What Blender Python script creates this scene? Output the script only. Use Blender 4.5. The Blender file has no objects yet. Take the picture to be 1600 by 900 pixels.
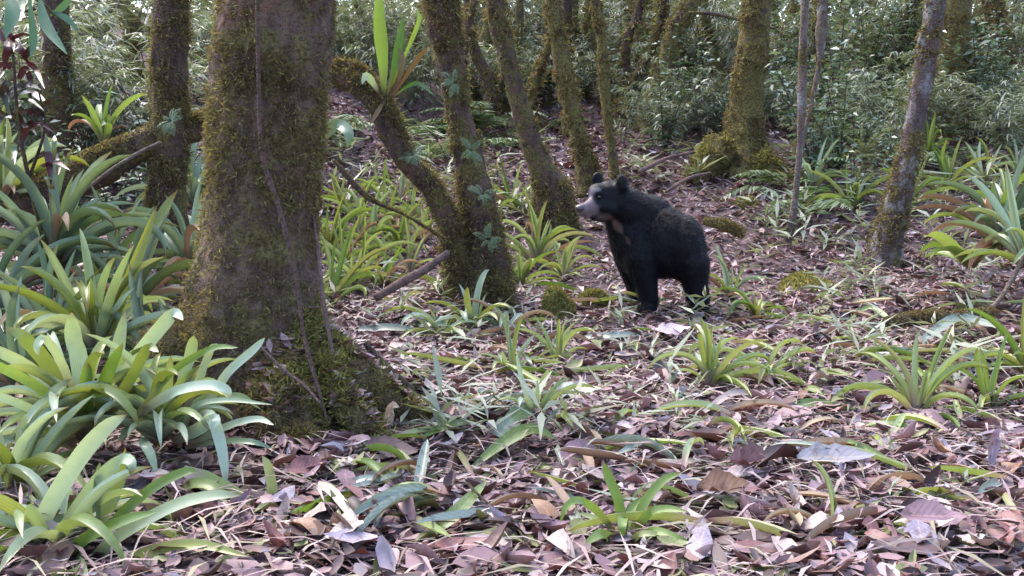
import bpy, math, random
import numpy as np
from mathutils import Vector, Matrix

# ------------------------------------------------------------------ camera
sc = bpy.context.scene
CAM_H = 0.87
PITCH = math.radians(6.65)
FPX = 1716.0                      # focal length in pixels of the 1600 px wide photograph
cam_d = bpy.data.cameras.new('camera')
cam_d.sensor_width = 36.0
cam_d.lens = FPX / 1600 * 36.0
cam_d.clip_start = 0.05
cam_d.clip_end = 600
cam = bpy.data.objects.new('camera', cam_d)
sc.collection.objects.link(cam)
cam.location = (0, 0, CAM_H)
cam.rotation_euler = (math.pi / 2 - PITCH, 0, 0)
sc.camera = cam
# ------------------------------------------------------------------ sky, sun, exposure
SUN_EL, SUN_AZ = math.radians(54), math.radians(-42)      # azimuth from +Y towards +X
w = bpy.data.worlds.new('World'); sc.world = w; w.use_nodes = True
nt = w.node_tree
sky = nt.nodes.new('ShaderNodeTexSky'); sky.sky_type = 'NISHITA'; sky.sun_disc = False
sky.sun_elevation = SUN_EL; sky.sun_rotation = SUN_AZ
sky.air_density = 1.0; sky.dust_density = 3.0; sky.ozone_density = 1.0
bg = nt.nodes['Background']; bg.inputs[1].default_value = 0.15
nt.links.new(sky.outputs[0], bg.inputs[0])
sun_d = bpy.data.lights.new('sun', 'SUN'); sun_d.energy = 0.8; sun_d.angle = math.radians(45)
sun_d.color = (1.0, 0.97, 0.92)
sun = bpy.data.objects.new('sun', sun_d); sc.collection.objects.link(sun)
sd = Vector((math.sin(SUN_AZ) * math.cos(SUN_EL), math.cos(SUN_AZ) * math.cos(SUN_EL), math.sin(SUN_EL)))
sun.rotation_euler = sd.to_track_quat('Z', 'Y').to_euler()
vs = sc.view_settings
vs.view_transform = 'Standard'; vs.look = 'None'; vs.gamma = 1.0; vs.use_curve_mapping = False
vs.exposure = 2.52
sc.render.engine = 'CYCLES'
cy = sc.cycles
cy.max_bounces = 6; cy.diffuse_bounces = 3; cy.glossy_bounces = 2; cy.transmission_bounces = 4
cy.use_denoising = True

# ------------------------------------------------------------------ helpers
rng = np.random.default_rng(7)
random.seed(7)
COL = sc.collection

def hash3(ix, iy, iz, s):
    h = (ix * 374761393 + iy * 668265263 + iz * 2147483647 + s * 1274126177) & 0xffffffff
    h = ((h ^ (h >> 13)) * 1274126177) & 0xffffffff
    return ((h ^ (h >> 16)) & 0xffff) / 65535.0

def vnoise(P, scale=1.0, seed=0):
    """value noise in -1..1 for an (n,3) array"""
    Q = np.asarray(P, float) * scale
    I = np.floor(Q).astype(np.int64); f = Q - I; f = f * f * (3 - 2 * f)
    r = 0
    for dx in (0, 1):
        for dy in (0, 1):
            for dz in (0, 1):
                wgt = (f[:, 0] if dx else 1 - f[:, 0]) * (f[:, 1] if dy else 1 - f[:, 1]) * (f[:, 2] if dz else 1 - f[:, 2])
                r = r + wgt * hash3(I[:, 0] + dx, I[:, 1] + dy, I[:, 2] + dz, seed)
    return r * 2 - 1

def sig(v): return 1 / (1 + np.exp(-np.clip(v, -40, 40)))

def G(x, y):
    """height of the forest floor"""
    x = np.asarray(x, float); y = np.asarray(y, float)
    sh = x.shape; x = x.ravel(); y = y.ravel()
    r = 0.30 * 0.55 * np.logaddexp(0, (y - 6.9) / 0.55)
    z = 7.0 * (1 - np.exp(-r / 7.0))
    z = z + 0.30 * sig((-x - 1.35) / 0.16) * sig((y - 4.3) / 0.35)          # bank on the left
    z = z + 0.10 * sig((x - 1.3) / 0.3) * sig((y - 5.0) / 0.3)
    z = z + 0.16 * np.exp(-(((x + 0.70) / 0.42) ** 2 + ((y - 3.75) / 0.36) ** 2))   # mound under the big trunk
    z = z + 0.10 * np.exp(-(((x + 0.20) / 0.35) ** 2 + ((y - 6.2) / 0.3) ** 2))
    P = np.stack([x, y, 0 * x], 1)
    amp = np.clip(1 - (np.abs(y - 5) - 8) / 30, 0, 1)
    z = z + 0.035 * vnoise(P, 1.7, 1) * amp + 0.022 * vnoise(P, 4.3, 2) * amp + 0.009 * vnoise(P, 11, 3) * amp
    far = np.clip((np.hypot(x, y) - 14) / 40, 0, 1)
    z = z + far * 1.2 * vnoise(P, 0.11, 5)
    return z.reshape(sh)

def g1(x, y): return float(G(np.array([x]), np.array([y]))[0])

CP, SP = math.cos(PITCH), math.sin(PITCH)
def ray(px, py):
    a = (px - 800) / FPX; b = -(py - 450) / FPX
    return np.array([a, CP + b * SP, -SP + b * CP])
def at(px, py, d):
    """point seen at photo pixel (px,py), d metres in front of the camera along +Y"""
    r = ray(px, py); t = d / r[1]
    return np.array([0, 0, CAM_H]) + r * t
def gp(px, py):
    r = ray(px, py); ts = np.arange(1.2, 60, 0.02)
    P = np.array([0, 0, CAM_H]) + ts[:, None] * r
    k = np.nonzero(P[:, 2] < G(P[:, 0], P[:, 1]))[0]
    p = P[k[0]] if len(k) else P[-1]
    return p

def tag(o, label=None, cat=None, group=None, kind=None):
    if label: o['label'] = label
    if cat: o['category'] = cat
    if group: o['group'] = group
    if kind: o['kind'] = kind
    return o

def new_mesh(name, V, F, mats=(), smooth=True, uv=None, col=None):
    me = bpy.data.meshes.new(name)
    V = np.asarray(V, np.float32)
    if isinstance(F, np.ndarray):
        nf, k = F.shape
        me.vertices.add(len(V)); me.vertices.foreach_set('co', V.ravel())
        me.loops.add(nf * k); me.loops.foreach_set('vertex_index', F.astype(np.int32).ravel())
        me.polygons.add(nf); me.polygons.foreach_set('loop_start', np.arange(0, nf * k, k, dtype=np.int32))
        me.update(calc_edges=True)
    else:
        me.from_pydata([tuple(map(float, v)) for v in V], [], F); me.update()
    if smooth:
        me.polygons.foreach_set('use_smooth', np.ones(len(me.polygons), bool))
    if uv is not None:
        u = me.uv_layers.new(name='UVMap')
        li = np.zeros(len(me.loops), np.int32); me.loops.foreach_get('vertex_index', li)
        u.data.foreach_set('uv', np.asarray(uv, np.float32)[li].ravel())
    if col is not None:
        ca = me.color_attributes.new('Col', 'FLOAT_COLOR', 'POINT')
        c = np.ones((len(V), 4), np.float32); c[:, :3] = col
        ca.data.foreach_set('color', c.ravel())
    for m in mats: me.materials.append(m)
    return me

def obj(name, me, parent=None):
    o = bpy.data.objects.new(name, me); COL.objects.link(o)
    if parent is not None: o.parent = parent
    return o

def thing(name, loc, label, cat, group=None):
    o = bpy.data.objects.new(name, None); COL.objects.link(o)
    o.location = tuple(map(float, loc)); o.empty_display_size = 0.1
    return tag(o, label, cat, group)

def spline(P, n):
    """Catmull-Rom through rows of P (any number of columns)"""
    P = np.asarray(P, float)
    Q = np.vstack([2 * P[0] - P[1], P, 2 * P[-1] - P[-2]])
    m = len(P) - 1
    t = np.linspace(0, m, n); i = np.minimum(t.astype(int), m - 1); f = (t - i)[:, None]
    a, b, c, d = Q[i], Q[i + 1], Q[i + 2], Q[i + 3]
    return 0.5 * (2 * b + (c - a) * f + (2 * a - 5 * b + 4 * c - d) * f ** 2 + (3 * b - a - 3 * c + d) * f ** 3)

def unit(v): return v / np.maximum(np.linalg.norm(v, axis=-1, keepdims=True), 1e-9)

def tube(C, R, ns=12, bump=0.0, bscale=8.0, seed=0, fine=0.0, lobes=0, flare=None, cap=True):
    """loft a tube on centre line C with radii R; bump is relative"""
    C = np.asarray(C, float); R = np.asarray(R, float); n = len(C)
    T = unit(np.gradient(C, axis=0))
    ref = np.array([0, 1.0, 0]) if abs(T[0][1]) < 0.9 else np.array([1.0, 0, 0])
    N = np.zeros((n, 3)); v = unit(ref - T[0] * ref.dot(T[0]))
    for i in range(n):
        v = unit(v - T[i] * v.dot(T[i])); N[i] = v
    B = np.cross(T, N)
    th = np.linspace(0, 2 * math.pi, ns, endpoint=False)
    D = N[:, None] * np.cos(th)[None, :, None] + B[:, None] * np.sin(th)[None, :, None]
    P = C[:, None] + D * R[:, None, None]
    if bump or fine:
        q = P.reshape(-1, 3) * np.array([1, 1, 0.45])
        b = bump * (vnoise(q, bscale, seed) * 0.6 + vnoise(q, bscale * 2.7, seed + 1) * 0.4) + fine * vnoise(q, bscale * 7, seed + 2)
        P = C[:, None] + D * (R[:, None] * (1 + b.reshape(n, ns)))[..., None]
    if flare is not None:      # (n,) amount of lobed root flare
        ph = seed * 1.7
        l = 1 + flare[:, None] * (0.5 + 0.5 * np.cos(lobes * th[None] + ph) + 0.3 * np.cos((lobes + 2) * th[None] + 2 * ph))
        P = C[:, None] + (P - C[:, None]) * l[..., None]
    V = P.reshape(-1, 3)
    i = np.arange(n - 1)[:, None]; j = np.arange(ns)[None]
    F = np.stack([i * ns + j, i * ns + (j + 1) % ns, (i + 1) * ns + (j + 1) % ns, (i + 1) * ns + j], -1).reshape(-1, 4)
    return V, F

def scatter(V, F, N, dens=None, seed=0):
    r = np.random.default_rng(seed)
    a, b, c, d = (V[F[:, k]] for k in range(4))
    nr = np.cross(c - a, d - b); ar = np.linalg.norm(nr, axis=1) / 2; nr = unit(nr)
    p = ar.copy()
    if dens is not None: p = p * np.maximum(dens((a + c) / 2, nr), 1e-6)
    p /= p.sum()
    k = r.choice(len(F), N, p=p)
    u, v = r.random((2, N, 1))
    P = a[k] * (1 - u) * (1 - v) + b[k] * u * (1 - v) + c[k] * u * v + d[k] * (1 - u) * v
    return P, nr[k]

def blades(P, N, ln, wd, spread=0.8, grav=0.2, seed=0):
    """small folded kites standing on a surface: (V, F)"""
    r = np.random.default_rng(seed); n = len(P)
    L = ln * (0.5 + r.random((n, 1))); W = wd * (0.6 + 0.8 * r.random((n, 1)))
    D = unit(N + spread * r.normal(size=(n, 3)) + np.array([0, 0, -grav]))
    S = unit(np.cross(D, r.normal(size=(n, 3)))); U = np.cross(S, D)
    b = P - N * 0.004; m = b + D * L * 0.5 + U * L * 0.08
    V = np.stack([b, m + S * W / 2, b + D * L - U * L * 0.1, m - S * W / 2], 1).reshape(-1, 3)
    F = np.arange(4 * n).reshape(n, 4)
    return V, F

def tufts(V, F, n, dens, ln, wd, seed, grav=0.35, per=9):
    """moss in little shaggy clumps"""
    r = np.random.default_rng(seed + 500)
    P, N = scatter(V, F, max(n // per, 1), dens, seed)
    k = np.repeat(np.arange(len(P)), per)
    size = (0.55 + 1.1 * r.random(len(P)) ** 2)[k][:, None]
    lean = unit(N + 0.45 * r.normal(size=N.shape))[k]
    Q = P[k] + r.normal(size=(len(k), 3)) * ln * 0.38 * size
    Vb, Fb = blades(Q, lean, ln * size, wd * (0.7 + 0.5 * size), 0.55, grav, seed)
    return Vb, Fb

def merge(parts):
    Vs, Fs, o = [], [], 0
    for V, F in parts:
        Vs.append(V); Fs.append(F + o); o += len(V)
    return np.vstack(Vs), np.vstack(Fs)

def rotz(a):
    c, s = math.cos(a), math.sin(a)
    return np.array([[c, -s, 0], [s, c, 0], [0, 0, 1.0]])

# ------------------------------------------------------------------ materials
def nodes_of(name):
    m = bpy.data.materials.new(name); m.use_nodes = True
    t = m.node_tree; p = t.nodes['Principled BSDF']
    return m, t, p
def ramp_node(t, cols, interp='LINEAR'):
    n = t.nodes.new('ShaderNodeValToRGB'); e = n.color_ramp.elements
    n.color_ramp.interpolation = interp
    k = len(cols)
    while len(e) < k: e.new(0.5)
    for i, c in enumerate(cols):
        e[i].position = i / k if interp == 'CONSTANT' else i / max(1, k - 1)
        e[i].color = (*c, 1)
    return n
def mixc(t, a, b, fac, mode='MIX'):
    n = t.nodes.new('ShaderNodeMix'); n.data_type = 'RGBA'; n.blend_type = mode
    for i, v in ((0, fac), (6, a), (7, b)):
        if isinstance(v, (int, float)): n.inputs[i].default_value = v
        elif isinstance(v, tuple): n.inputs[i].default_value = (*v, 1)
        else: t.links.new(v, n.inputs[i])
    return n.outputs[2]
def noise_node(t, scale, detail=4, vec=None, rough=0.6):
    n = t.nodes.new('ShaderNodeTexNoise'); n.inputs['Scale'].default_value = scale
    n.inputs['Detail'].default_value = detail; n.inputs['Roughness'].default_value = rough
    if vec is not None: t.links.new(vec, n.inputs['Vector'])
    return n
def maprange(t, v, a, b, lo=0.0, hi=1.0):
    n = t.nodes.new('ShaderNodeMapRange')
    for i, x in enumerate((None, a, b, lo, hi)):
        if x is not None: n.inputs[i].default_value = x
    t.links.new(v, n.inputs[0]); return n.outputs[0]

def mat_leaf(name, cols, rough=0.4, transl=0.25, src='object', base=None, interp='LINEAR', spec=0.5, speck=0.35, tcol=None, rib=False, vein=False):
    m, t, p = nodes_of(name)
    if src == 'object':
        s = t.nodes.new('ShaderNodeObjectInfo').outputs['Random']
    else:
        s = t.nodes.new('ShaderNodeNewGeometry').outputs['Random Per Island']
    r = ramp_node(t, cols, interp); t.links.new(s, r.inputs[0]); c = r.outputs[0]
    co = t.nodes.new('ShaderNodeTexCoord')
    geo = t.nodes.new('ShaderNodeNewGeometry')
    nz = noise_node(t, 38, 4, geo.outputs['Position'])
    c = mixc(t, c, mixc(t, c, (0.35, 0.33, 0.3), 1.0, 'MULTIPLY'), maprange(t, nz.outputs[0], 0.45, 0.8, 0, speck))
    if vein:                  # midrib and side veins
        sv = t.nodes.new('ShaderNodeSeparateXYZ'); t.links.new(co.outputs['UV'], sv.inputs[0])
        def mth(op, a_, b_):
            n_ = t.nodes.new('ShaderNodeMath'); n_.operation = op
            for i_, v_ in enumerate((a_, b_)):
                if isinstance(v_, (int, float)): n_.inputs[i_].default_value = v_
                elif v_ is not None: t.links.new(v_, n_.inputs[i_])
            return n_.outputs[0]
        du = mth('ABSOLUTE', mth('SUBTRACT', sv.outputs[0], 0.5), 0)
        side = mth('SINE', mth('MULTIPLY', mth('SUBTRACT', sv.outputs[1], mth('MULTIPLY', du, 0.45)), 62.0), 0)
        c = mixc(t, c, mixc(t, c, (0.72, 0.70, 0.70), 1.0, 'MULTIPLY'), maprange(t, side, 0.2, 1.0, 0, 0.8))
        c = mixc(t, c, mixc(t, c, (1.5, 1.45, 1.3), 1.0, 'MULTIPLY'), maprange(t, du, 0.05, 0.02))
        blot = noise_node(t, 16, 5, geo.outputs['Position'], 0.75)
        c = mixc(t, c, mixc(t, c, (0.35, 0.28, 0.26), 1.0, 'MULTIPLY'), maprange(t, blot.outputs[0], 0.52, 0.66, 0, 0.75))
    if base is not None:      # leaf sheath has another colour than the blade
        sp = t.nodes.new('ShaderNodeSeparateXYZ'); t.links.new(co.outputs['UV'], sp.inputs[0])
        c = mixc(t, c, base, maprange(t, sp.outputs[1], 0.30, 0.04))
        if rib:
            wv = t.nodes.new('ShaderNodeTexWave'); wv.inputs['Scale'].default_value = 3.0
            wv.inputs['Distortion'].default_value = 0.6; wv.bands_direction = 'X'
            t.links.new(co.outputs['UV'], wv.inputs['Vector'])
            c = mixc(t, c, mixc(t, c, (1.25, 1.25, 1.1), 1.0, 'MULTIPLY'), maprange(t, wv.outputs[0], 0.3, 0.9, 0, 0.6))
            nt2 = noise_node(t, 7, 3, geo.outputs['Position'])       # scorched tips
            tipf = t.nodes.new('ShaderNodeMath'); tipf.operation = 'MULTIPLY'
            t.links.new(maprange(t, sp.outputs[1], 0.86, 1.0), tipf.inputs[0]); t.links.new(maprange(t, nt2.outputs[0], 0.4, 0.6), tipf.inputs[1])
            c = mixc(t, c, (0.16, 0.09, 0.035), tipf.outputs[0])
    t.links.new(c, p.inputs['Base Color'])
    p.inputs['Roughness'].default_value = rough
    p.inputs['Specular IOR Level'].default_value = spec
    bp = t.nodes.new('ShaderNodeBump'); bp.inputs['Strength'].default_value = 0.25; bp.inputs['Distance'].default_value = 0.004
    t.links.new(nz.outputs[0], bp.inputs['Height']); t.links.new(bp.outputs[0], p.inputs['Normal'])
    if transl > 0:
        tr = t.nodes.new('ShaderNodeBsdfTranslucent')
        tc = mixc(t, c, tcol or (1.0, 1.05, 0.55), 1.0, 'MULTIPLY'); t.links.new(tc, tr.inputs[0])
        mx = t.nodes.new('ShaderNodeMixShader'); mx.inputs[0].default_value = transl
        t.links.new(p.outputs[0], mx.inputs[1]); t.links.new(tr.outputs[0], mx.inputs[2])
        t.links.new(mx.outputs[0], t.nodes['Material Output'].inputs[0])
    return m

def mat_bark(name, bark=(0.085, 0.05, 0.035), bark2=(0.035, 0.022, 0.018), moss=(0.105, 0.10, 0.025), cover=0.5, lichen=0.0, scale=1.0):
    m, t, p = nodes_of(name)
    pos = t.nodes.new('ShaderNodeTexCoord').outputs['Object']
    mp = t.nodes.new('ShaderNodeMapping'); mp.inputs['Scale'].default_value = (1, 1, 0.35); t.links.new(pos, mp.inputs[0])
    n1 = noise_node(t, 30 * scale, 6, mp.outputs[0], 0.7); n2 = noise_node(t, 7 * scale, 5, pos, 0.65); n3 = noise_node(t, 70 * scale, 3, pos)
    c = mixc(t, bark2, bark, maprange(t, n1.outputs[0], 0.35, 0.65))
    n4 = noise_node(t, 4 * scale, 3, pos)
    c = mixc(t, c, (bark[0] * 1.2, bark[1] * 0.95, bark[2] * 0.85), maprange(t, n4.outputs[0], 0.5, 0.7, 0, 0.7))
    if lichen > 0:
        nl = noise_node(t, 9 * scale, 4, pos)
        c = mixc(t, c, (0.30, 0.28, 0.29), maprange(t, nl.outputs[0], 0.62 - 0.25 * lichen, 0.72 - 0.2 * lichen, 0, 0.8))
    mc = mixc(t, moss, (moss[0] * 0.35, moss[1] * 0.35, moss[2] * 0.4), maprange(t, n3.outputs[0], 0.4, 0.65))
    c = mixc(t, c, mc, maprange(t, n2.outputs[0], 0.66 - 0.35 * cover, 0.74 - 0.35 * cover))
    t.links.new(c, p.inputs['Base Color']); p.inputs['Roughness'].default_value = 0.9
    p.inputs['Specular IOR Level'].default_value = 0.25
    bp = t.nodes.new('ShaderNodeBump'); bp.inputs['Strength'].default_value = 1.0; bp.inputs['Distance'].default_value = 0.035
    ad = t.nodes.new('ShaderNodeMath'); t.links.new(n1.outputs[0], ad.inputs[0]); t.links.new(n3.outputs[0], ad.inputs[1])
    t.links.new(ad.outputs[0], bp.inputs['Height']); t.links.new(bp.outputs[0], p.inputs['Normal'])
    return m

M = {}
M['moss'] = mat_leaf('moss', [(0.09, 0.058, 0.04), (0.15, 0.115, 0.055), (0.20, 0.17, 0.07), (0.27, 0.235, 0.09), (0.16, 0.10, 0.075), (0.12, 0.075, 0.06)], 0.85, 0.4, 'island', spec=0.2, speck=0.7)
M['moss_bright'] = mat_leaf('moss_bright', [(0.09, 0.07, 0.035), (0.21, 0.19, 0.055), (0.31, 0.29, 0.09), (0.17, 0.12, 0.06), (0.26, 0.23, 0.07)], 0.85, 0.35, 'island', spec=0.2)
M['moss_brown'] = mat_leaf('moss_brown', [(0.07, 0.045, 0.03), (0.14, 0.09, 0.05), (0.18, 0.14, 0.05), (0.22, 0.17, 0.08)], 0.9, 0.3, 'island', spec=0.2, speck=0.5)
M['bark_big'] = mat_bark('bark_big', (0.18, 0.118, 0.088), (0.06, 0.037, 0.03), (0.17, 0.135, 0.055), 0.48)
M['bark_dark'] = mat_bark('bark_dark', (0.125, 0.078, 0.062), (0.038, 0.024, 0.021), (0.15, 0.12, 0.04), 0.5)
M['bark_mossy'] = mat_bark('bark_mossy', (0.12, 0.075, 0.055), (0.045, 0.03, 0.024), (0.19, 0.15, 0.05), 0.8)
M['bark_pale'] = mat_bark('bark_pale', (0.14, 0.10, 0.095), (0.06, 0.04, 0.037), (0.14, 0.11, 0.04), 0.42, 0.55)
M['bark_pole'] = mat_bark('bark_pole', (0.22, 0.17, 0.15), (0.10, 0.07, 0.06), (0.14, 0.11, 0.04), 0.35, 0.3)
M['wood_dead'] = mat_bark('wood_dead', (0.20, 0.13, 0.12), (0.09, 0.055, 0.05), (0.10, 0.09, 0.03), 0.15)
M['vine_bark'] = mat_bark('vine_bark', (0.15, 0.09, 0.08), (0.07, 0.042, 0.038), (0.10, 0.08, 0.03), 0.4)
M['brom'] = mat_leaf('brom', [(0.15, 0.18, 0.04), (0.20, 0.25, 0.10), (0.28, 0.34, 0.25), (0.32, 0.38, 0.31), (0.24, 0.25, 0.05), (0.26, 0.33, 0.26)], 0.30, 0.28, 'object', base=(0.14, 0.09, 0.075), rib=True, speck=0.2)  # pale blue-green tones put the sky sheen into the leaf colour
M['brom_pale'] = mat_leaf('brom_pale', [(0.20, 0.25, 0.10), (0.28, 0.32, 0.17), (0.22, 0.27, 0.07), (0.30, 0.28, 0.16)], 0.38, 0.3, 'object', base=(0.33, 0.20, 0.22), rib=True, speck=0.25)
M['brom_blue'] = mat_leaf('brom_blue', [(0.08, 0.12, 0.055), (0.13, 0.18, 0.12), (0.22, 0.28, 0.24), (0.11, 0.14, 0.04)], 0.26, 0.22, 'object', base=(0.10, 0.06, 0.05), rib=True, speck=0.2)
M['dead_strap'] = mat_leaf('dead_strap', [(0.22, 0.13, 0.08), (0.32, 0.22, 0.15), (0.14, 0.085, 0.06), (0.38, 0.30, 0.20)], 0.6, 0.2, 'object', base=(0.12, 0.07, 0.06), rib=True, tcol=(1, .8, .6))
M['grassy'] = mat_leaf('grassy', [(0.10, 0.16, 0.035), (0.15, 0.21, 0.05), (0.20, 0.25, 0.08), (0.22, 0.22, 0.07)], 0.4, 0.35, 'object', base=(0.15, 0.12, 0.06), rib=True, speck=0.25)
M['frond'] = mat_leaf('frond', [(0.15, 0.22, 0.035), (0.16, 0.23, 0.04)], 0.4, 0.4, 'object', base=(0.09, 0.12, 0.03), speck=0.15)
M['frond_dark'] = mat_leaf('frond_dark', [(0.045, 0.11, 0.03), (0.06, 0.12, 0.03)], 0.4, 0.35, 'object', base=(0.09, 0.08, 0.03))
M['frond_dead'] = mat_leaf('frond_dead', [(0.14, 0.085, 0.03), (0.16, 0.11, 0.04)], 0.6, 0.3, 'object', base=(0.09, 0.05, 0.03), tcol=(1, .8, .5))
M['bamboo'] = mat_leaf('bamboo', [(0.08, 0.10, 0.06), (0.13, 0.16, 0.10), (0.19, 0.225, 0.165), (0.25, 0.275, 0.21), (0.17, 0.16, 0.10)], 0.52, 0.3, 'island', speck=0.2)
M['shrub'] = mat_leaf('shrub', [(0.05, 0.085, 0.045), (0.085, 0.13, 0.085), (0.14, 0.19, 0.14), (0.21, 0.26, 0.21)], 0.32, 0.25, 'island', speck=0.2)
M['fern'] = mat_leaf('fern', [(0.07, 0.12, 0.05), (0.11, 0.16, 0.08), (0.16, 0.21, 0.12)], 0.45, 0.3, 'island', speck=0.2)
M['red_leaf'] = mat_leaf('red_leaf', [(0.06, 0.018, 0.022), (0.08, 0.03, 0.03), (0.035, 0.022, 0.02), (0.05, 0.05, 0.03)], 0.38, 0.15, 'object', tcol=(1, .5, .5))
M['droop_leaf'] = mat_leaf('droop_leaf', [(0.05, 0.11, 0.06), (0.07, 0.14, 0.07)], 0.35, 0.25, 'object')
LCOL = {'mauve brown': [(0.212, 0.122, 0.140), (0.267, 0.162, 0.183)], 'reddish brown': [(0.175, 0.068, 0.068), (0.212, 0.090, 0.085)],
        'pale tan': [(0.368, 0.279, 0.246), (0.423, 0.333, 0.306)], 'dark brown': [(0.064, 0.033, 0.034), (0.101, 0.054, 0.053)],
        'greyish lilac': [(0.276, 0.225, 0.281), (0.340, 0.279, 0.332)], 'orange brown': [(0.230, 0.117, 0.064), (0.258, 0.135, 0.085)],
        'olive green': [(0.147, 0.153, 0.051), (0.184, 0.198, 0.076)]}
for k, v in LCOL.items():
    M['litter ' + k] = mat_leaf('litter_' + k.replace(' ', '_'), v, 0.5, 0.12, 'object', vein=True, speck=0.6, spec=0.4, tcol=(1, .75, .6))
allc = [(0.198, 0.11, 0.124), (0.09, 0.048, 0.048), (0.27, 0.167, 0.18), (0.153, 0.062, 0.06), (0.378, 0.29, 0.264), (0.234, 0.136, 0.144), (0.045, 0.025, 0.024), (0.324, 0.264, 0.304), (0.198, 0.114, 0.096), (0.126, 0.075, 0.08), (0.306, 0.202, 0.208), (0.153, 0.158, 0.064), (0.225, 0.132, 0.148), (0.063, 0.035, 0.036)]
M['litter_all'] = mat_leaf('litter_all', allc, 0.52, 0.10, 'island', interp='CONSTANT', speck=0.6, spec=0.4, tcol=(1, .75, .6))
M['straw'] = mat_leaf('straw', [(0.30, 0.21, 0.20), (0.20, 0.12, 0.12), (0.38, 0.30, 0.27), (0.12, 0.07, 0.065), (0.24, 0.22, 0.13)], 0.6, 0.1, 'island')

m, t, p = nodes_of('soil'); M['soil'] = m
pos = t.nodes.new('ShaderNodeNewGeometry').outputs['Position']
n1 = noise_node(t, 14, 6, pos, 0.7); n2 = noise_node(t, 60, 4, pos, 0.7); n3 = noise_node(t, 1.1, 3, pos)
c = mixc(t, (0.03, 0.018, 0.018), (0.11, 0.065, 0.07), maprange(t, n1.outputs[0], 0.35, 0.65))
c = mixc(t, c, (0.24, 0.15, 0.17), maprange(t, n2.outputs[0], 0.52, 0.7, 0, 0.8))
c = mixc(t, c, (0.10, 0.10, 0.03), maprange(t, n3.outputs[0], 0.58, 0.7, 0, 0.5))
t.links.new(c, p.inputs['Base Color']); p.inputs['Roughness'].default_value = 0.95
bp = t.nodes.new('ShaderNodeBump'); bp.inputs['Strength'].default_value = 1.0; bp.inputs['Distance'].default_value = 0.03
t.links.new(n1.outputs[0], bp.inputs['Height']); t.links.new(bp.outputs[0], p.inputs['Normal'])

m, t, p = nodes_of('bear_fur'); M['fur'] = m
a = t.nodes.new('ShaderNodeVertexColor'); a.layer_name = 'Col'
t.links.new(a.outputs[0], p.inputs['Base Color']); p.inputs['Roughness'].default_value = 0.5
p.inputs['Specular IOR Level'].default_value = 0.13
m, t, p = nodes_of('bear_nose'); M['nose'] = m
p.inputs['Base Color'].default_value = (0.05, 0.035, 0.04, 1); p.inputs['Roughness'].default_value = 0.35
m, t, p = nodes_of('bear_eye'); M['eye'] = m
p.inputs['Base Color'].default_value = (0.008, 0.006, 0.006, 1); p.inputs['Roughness'].default_value = 0.2; p.inputs['Specular IOR Level'].default_value = 0.3

# ------------------------------------------------------------------ ground
def axis(lo, a, b, hi, step, grow=1.16):
    mid = list(np.arange(a, b + 1e-6, step)); s = step; v = b
    while v < hi: s *= grow; v += s; mid.append(v)
    s = step; v = a
    while v > lo: s *= grow; v -= s; mid.insert(0, v)
    return np.array(mid)
xs = axis(-75, -4.2, 4.6, 75, 0.05); ys = axis(-40, 1.6, 9.5, 95, 0.05)
X, Y = np.meshgrid(xs, ys); Z = G(X, Y)
V = np.stack([X, Y, Z], -1).reshape(-1, 3); nx = len(xs)
i = np.arange(len(ys) - 1)[:, None]; j = np.arange(nx - 1)[None]
F = np.stack([i * nx + j, i * nx + j + 1, (i + 1) * nx + j + 1, (i + 1) * nx + j], -1).reshape(-1, 4)
tag(obj('ground', new_mesh('ground', V, F, [M['soil']])), 'forest floor of dark soil rising to the back', kind='structure')

# ------------------------------------------------------------------ leaf shapes
def leaf_shape(nl=6, ratio=0.4, curl=0.2, fold=0.2, roll=0.0, seed=0, tipp=0.8, ragged=0.0):
    """one fallen leaf of length 1 along X, 3 verts across: V, F, UV"""
    r = np.random.default_rng(seed)
    tt = np.linspace(0, 1, nl + 1)
    wv = ratio * np.sin(math.pi * np.clip(tt, 0.015, 0.985) ** tipp) ** 0.85 / 2
    V, UV = [], []
    ph = r.random() * 6
    for k, (a, b) in enumerate(zip(tt, wv)):
        bend = 0.06 * math.sin(3 * a + ph)
        for s in (-1, 0, 1):
            rg = 1 + (ragged * r.normal() if s else 0)
            yy = s * b * rg * math.cos(roll * abs(s))
            zz = abs(s) * b * (fold + 0.35 * r.normal() * 0.5) + curl * ((a - 0.5) ** 2 * 4 - 0.35) * 0.25 + abs(s) * b * math.sin(roll)
            V.append((a - 0.5 , yy + bend, zz)); UV.append((0.5 + s / 2, a))
    F = []
    for k in range(nl):
        for s in range(2):
            q = 3 * k + s; F.append((q, q + 3, q + 4, q + 1))
    return np.array(V), np.array(F), np.array(UV)

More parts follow.
